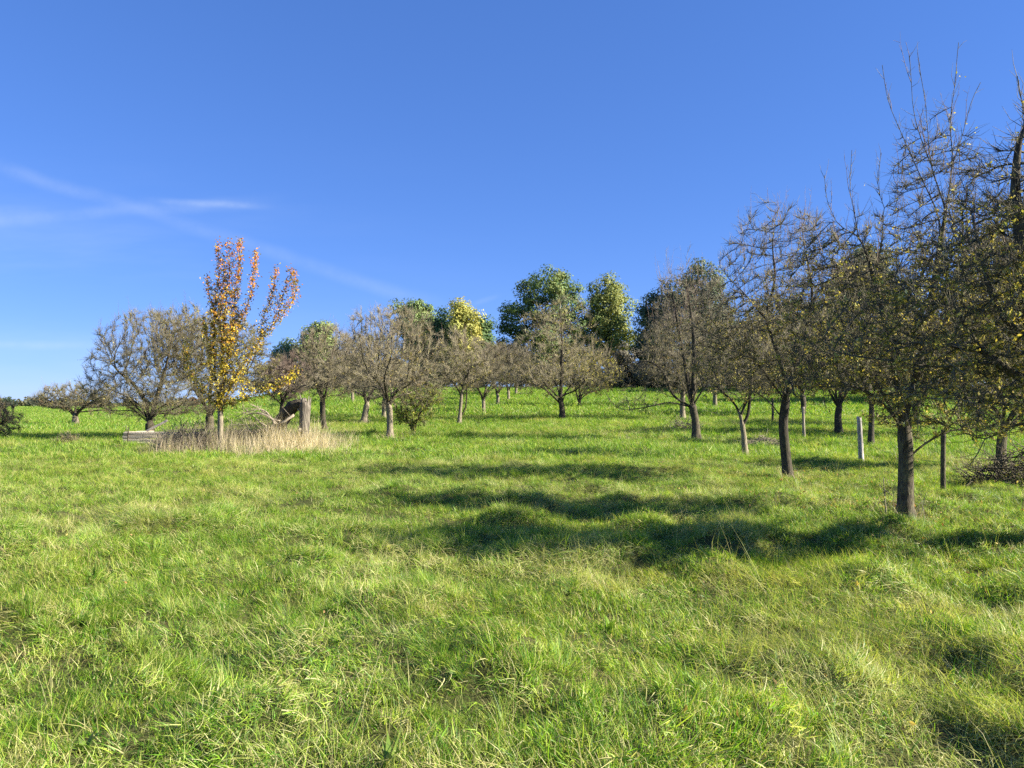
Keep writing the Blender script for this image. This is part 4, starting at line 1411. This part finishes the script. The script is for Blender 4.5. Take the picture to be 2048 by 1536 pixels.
def fallen_leaves():
    rng = np.random.default_rng(66)
    xs, ys = [], []
    for (u, Y, r, m) in ((2200, 7.7, 2.2, 500), (1805, 10.7, 1.7, 420), (1575, 15.6, 2.2, 380), (1490, 21, 1.6, 160), (1392, 28, 2.2, 160),
                         (1998, 17.5, 2.0, 220), (441, 24.3, 1.6, 200), (780, 28.5, 2.0, 120)):
        c = (u - 1024) / F * Y
        xs.append(c - .3 + rng.normal(0, r * .6, m)); ys.append(Y + rng.normal(0, r * .55, m))
    x, y = wedge(2.5, 14, 1.6, rng=rng)
    xs.append(x); ys.append(y)
    x, y = np.concatenate(xs), np.concatenate(ys)
    n = len(x)
    p = np.stack([x, y, hgt(x, y) + rng.uniform(.02, .09, n)], 1)
    col = pick_cols([((0.34, 0.22, 0.09), 4), ((0.50, 0.38, 0.12), 3), ((0.22, 0.13, 0.06), 3), ((0.42, 0.20, 0.07), 1)], n, rng)
    o = link('fallen_leaves', leaves_mesh('fallen_leaves', p, rng.uniform(.028, .055, n), col, rng, 0.1), M_LEAF, kind='stuff')
    tag(o, 'scattered brown and yellow fallen leaves lying in the grass', 'leaf litter')


fallen_leaves()


# ------------------------------------------------------------------ stacked timber wall on the left
def timber(L, w, h, rng, nseg=7):
    xs = np.linspace(0, L, nseg)
    b = min(w, h) * .18
    prof = np.array([(-w / 2 + b, -h / 2), (w / 2 - b, -h / 2), (w / 2, -h / 2 + b), (w / 2, h / 2 - b), (w / 2 - b, h / 2), (-w / 2 + b, h / 2), (-w / 2, h / 2 - b), (-w / 2, -h / 2 + b)])
    k = len(prof)
    V = []
    for x in xs:
        s = 1 + rng.normal(0, .05, (k, 1))
        p = prof * s + rng.normal(0, .006, 2)
        V.append(np.stack([np.full(k, x), p[:, 0], p[:, 1]], 1))
    V = np.array(V).reshape(-1, 3)
    V = np.concatenate([V, [(0, 0, 0), (L, 0, 0)]])
    j = np.arange(k); j2 = (j + 1) % k
    q = np.stack([j, j2, k + j2, k + j], 1)
    Q = np.concatenate([q + i * k for i in range(nseg - 1)])
    c0 = nseg * k
    T = np.concatenate([np.stack([np.full(k, c0), j2, j], 1), np.stack([np.full(k, c0 + 1), (nseg - 1) * k + j, (nseg - 1) * k + j2], 1)])
    return V, Q, T


def timber_wall():
    rng = np.random.default_rng(14)
    Y = 30.0
    base = ground(247, Y, 0.02)
    root = thing('timber_wall', base, 'low wall of stacked weathered timbers under the broad left tree', 'timber wall')
    hh = 0.135
    for i in range(4):
        z = hh * (i + .55)
        o = link('timber', mesh_np('timber', *timber(3.1 + rng.uniform(-.1, .15), .15, hh * .93, rng), smooth_sh=False), M_TIMBER, root, (rng.uniform(-.05, .05), rng.uniform(-.02, .02), z))
        o.rotation_euler = (rng.normal(0, .03), rng.normal(0, .006), rng.normal(0, .01))
        o2 = link('timber', mesh_np('timber', *timber(1.7 + rng.uniform(-.1, .1), .15, hh * .93, rng), smooth_sh=False), M_TIMBER, root, (.04 + rng.uniform(-.03, .03), .10, z + hh * .06))
        o2.rotation_euler = (0, rng.normal(0, .01), math.pi / 2 - .12 + rng.normal(0, .02))
    for (dx, dy, h, r) in ((.02, .16, .78, .018), (.24, -.12, .72, .022), (2.0, -.11, .6, .02)):
        p = spline([(dx, dy, -.1), (dx + .01, dy, h * .5), (dx + .03, dy - .01, h)], .12)
        V, Q, T = polytube(p, np.full(len(p), r), 7, .08, rng)
        link('stake', mesh_np('stake', V, Q, T), M_DARKBARK, root)
    o = link('board', mesh_np('board', *timber(.85, .16, .035, rng), smooth_sh=False), M_TIMBER, root, (.85, .15, hh * 4 + .03))
    o.rotation_euler = (.5, -.5, .2)
    o = link('board', mesh_np('board', *timber(1.5, .12, .03, rng), smooth_sh=False), M_TIMBER, root, (1.75, -.02, hh * 4 + .065))
    o.rotation_euler = (0, -.02, .05)


timber_wall()


# ------------------------------------------------------------------ wire fence on the right
def fence():
    rng = np.random.default_rng(4)
    posts = [(1884, 13.6, 1.10, .040, M_BARK, .02), (1722, 19.6, 1.14, .060, M_POST, -.05), (1608, 29.0, 1.25, .050, M_DEAD, -.03), (1545, 37.5, 1.2, .055, M_BARK, 0.0)]
    base = ground(posts[0][0], posts[0][1])
    root = thing('wire_fence', base, 'old wire fence on weathered wooden posts along the right trees', 'fence')
    tops = []
    for (u, Y, h, r, mat, lean) in posts:
        b = ground(u, Y, .08) - base
        t = b + np.array((lean * h, 0, h + .08))
        p = spline([b, (b + t) / 2 + rng.normal(0, .012, 3), t], .1)
        V, Q, T = polytube(p, r * (1 + .12 * np.linspace(1, 0, len(p))), 9, .06, rng)
        o = link('post', mesh_np('post', V, Q, T), mat, root)
        tops.append((b, t))
    for f in (.93, .52):
        for (b0, t0), (b1, t1) in zip(tops[:-1], tops[1:]):
            a = b0 + (t0 - b0) * f + np.array((-.07, 0, 0)); c = b1 + (t1 - b1) * f + np.array((-.07, 0, 0))
            s = np.linspace(0, 1, 9)[:, None]
            p = a + (c - a) * s - np.array((0, 0, .10)) * (4 * s * (1 - s))
            V, Q, T = polytube(p, np.full(9, .0045), 4)
            link('wire', mesh_np('wire', V, Q, T), M_DEAD, root)


fence()


# ------------------------------------------------------------------ brush heaps and dead stalks
def brush(name, label, u, Y, rx, ry, h, n, seed, leaf=0, pal=PAL_BROWN, mat=None, cat='brush', r=(.011, .004), upr=.35):
    rng = np.random.default_rng(seed)
    base = ground(u, Y)
    root = thing(name, base, label, cat)
    a = rng.uniform(0, 6.28, n); d = np.sqrt(rng.uniform(0, 1, n))
    p0 = np.stack([np.cos(a) * d * rx, np.sin(a) * d * ry, rng.uniform(0, .9, n) * h * (1 - d ** 2)], 1)
    dr = nrm(np.stack([rng.normal(0, 1, n), rng.normal(0, .8, n), np.abs(rng.normal(0, upr, n))], 1))
    L = rng.uniform(.25, .9, (n, 1)) * max(.5, h)
    parts = []
    P = p0
    for i in range(4):
        Q_ = P + dr * L / 4
        Q_[:, 2] = np.maximum(Q_[:, 2], .01)
        f0, f1 = r[0] + (r[1] - r[0]) * i / 4, r[0] + (r[1] - r[0]) * (i + 1) / 4
        parts.append(prisms(P, Q_, np.full(n, f0), np.full(n, f1)))
        P = Q_
        dr = nrm(dr + rng.normal(0, .25, (n, 3)))
    V, Q, _ = join(parts)
    link('twigs', mesh_np('twigs', V, Q), mat or M_DEADTWIG, root, kind='stuff')
    if leaf:
        k = rng.integers(0, n, leaf)
        lp = p0[k] + (P[k] - p0[k]) * rng.uniform(0, 1, (leaf, 1)) + rng.normal(0, .03, (leaf, 3))
        link('foliage', leaves_mesh('foliage', lp, rng.uniform(.04, .09, leaf), pick_cols(pal, leaf, rng), rng), M_LEAF, root, kind='stuff')


brush('brush_heap', 'heap of dry brushwood lying between the slim pale trunk and the dark trunk', 1528, 24.5, .75, .5, .42, 330, 1)
brush('brush_heap', 'pale brush heap behind the gnarled drooping tree', 1368, 33.0, .8, .5, .6, 260, 2, 250)
brush('brush_heap', 'dark brush heap at the right picture edge', 2055, 14.6, 1.1, .7, .8, 620, 3, 260, PAL_BROWN, M_BARK)
brush('small_shrub', 'small withered brown shrub alone on the left slope', 137, 30.0, .36, .3, .35, 150, 4, 420, [((0.30, 0.25, 0.12), 3), ((0.22, 0.19, 0.08), 3), ((0.16, 0.17, 0.05), 2)], None, 'shrub', (.008, .003), 1.4)
brush('brush_tangle', 'grey bramble tangle left of the orange tree', 385, 24.8, 1.15, .7, .85, 1300, 5, 600, PAL_BROWN, M_DEADTWIG, 'brush', (.006, .003), 1.0)
brush('brush_tangle', 'grey bramble tangle between the orange tree and the stump', 510, 25.6, 1.5, .8, .85, 1200, 6, 400, PAL_BROWN, M_DEADTWIG, 'brush', (.006, .003), 1.0)


def dead_stalk():
    rng = np.random.default_rng(8)
    Y = 10.4
    base = ground(1772, Y)
    root = thing('dead_stalk', base, 'dry crooked stalk standing beside the nearest whole trunk', 'dead plant')
    parts = []
    for pl, r0 in (([(1772, 1030), (1770, 1000), (1768, 975), (1767, 955)], .012), ([(1768, 978), (1776, 985), (1784, 990)], .007),
                   ([(1770, 990), (1763, 978), (1758, 968)], .006), ([(1790, 1030), (1786, 1000), (1790, 970)], .006), ([(1840, 1040), (1848, 1000), (1853, 985)], .006),
                   ([(1830, 1045), (1836, 1015), (1846, 1000)], .005)):
        p = spline([at(a, b, Y) - base for a, b in pl], .05)
        V, Q, T = polytube(p, np.linspace(r0, r0 * .4, len(p)), 5, .15, rng)
        link('stalk', mesh_np('stalk', V, Q, T), M_DEADTWIG, root)
    lp = np.concatenate([at(1768, 975, Y) - base + rng.normal(0, .05, (14, 3)), at(1772, 1005, Y) - base + rng.normal(0, .05, (14, 3))])
    link('foliage', leaves_mesh('foliage', lp, rng.uniform(.025, .05, 28), pick_cols(PAL_BROWN, 28, rng), rng), M_LEAF, root, kind='stuff')


dead_stalk()
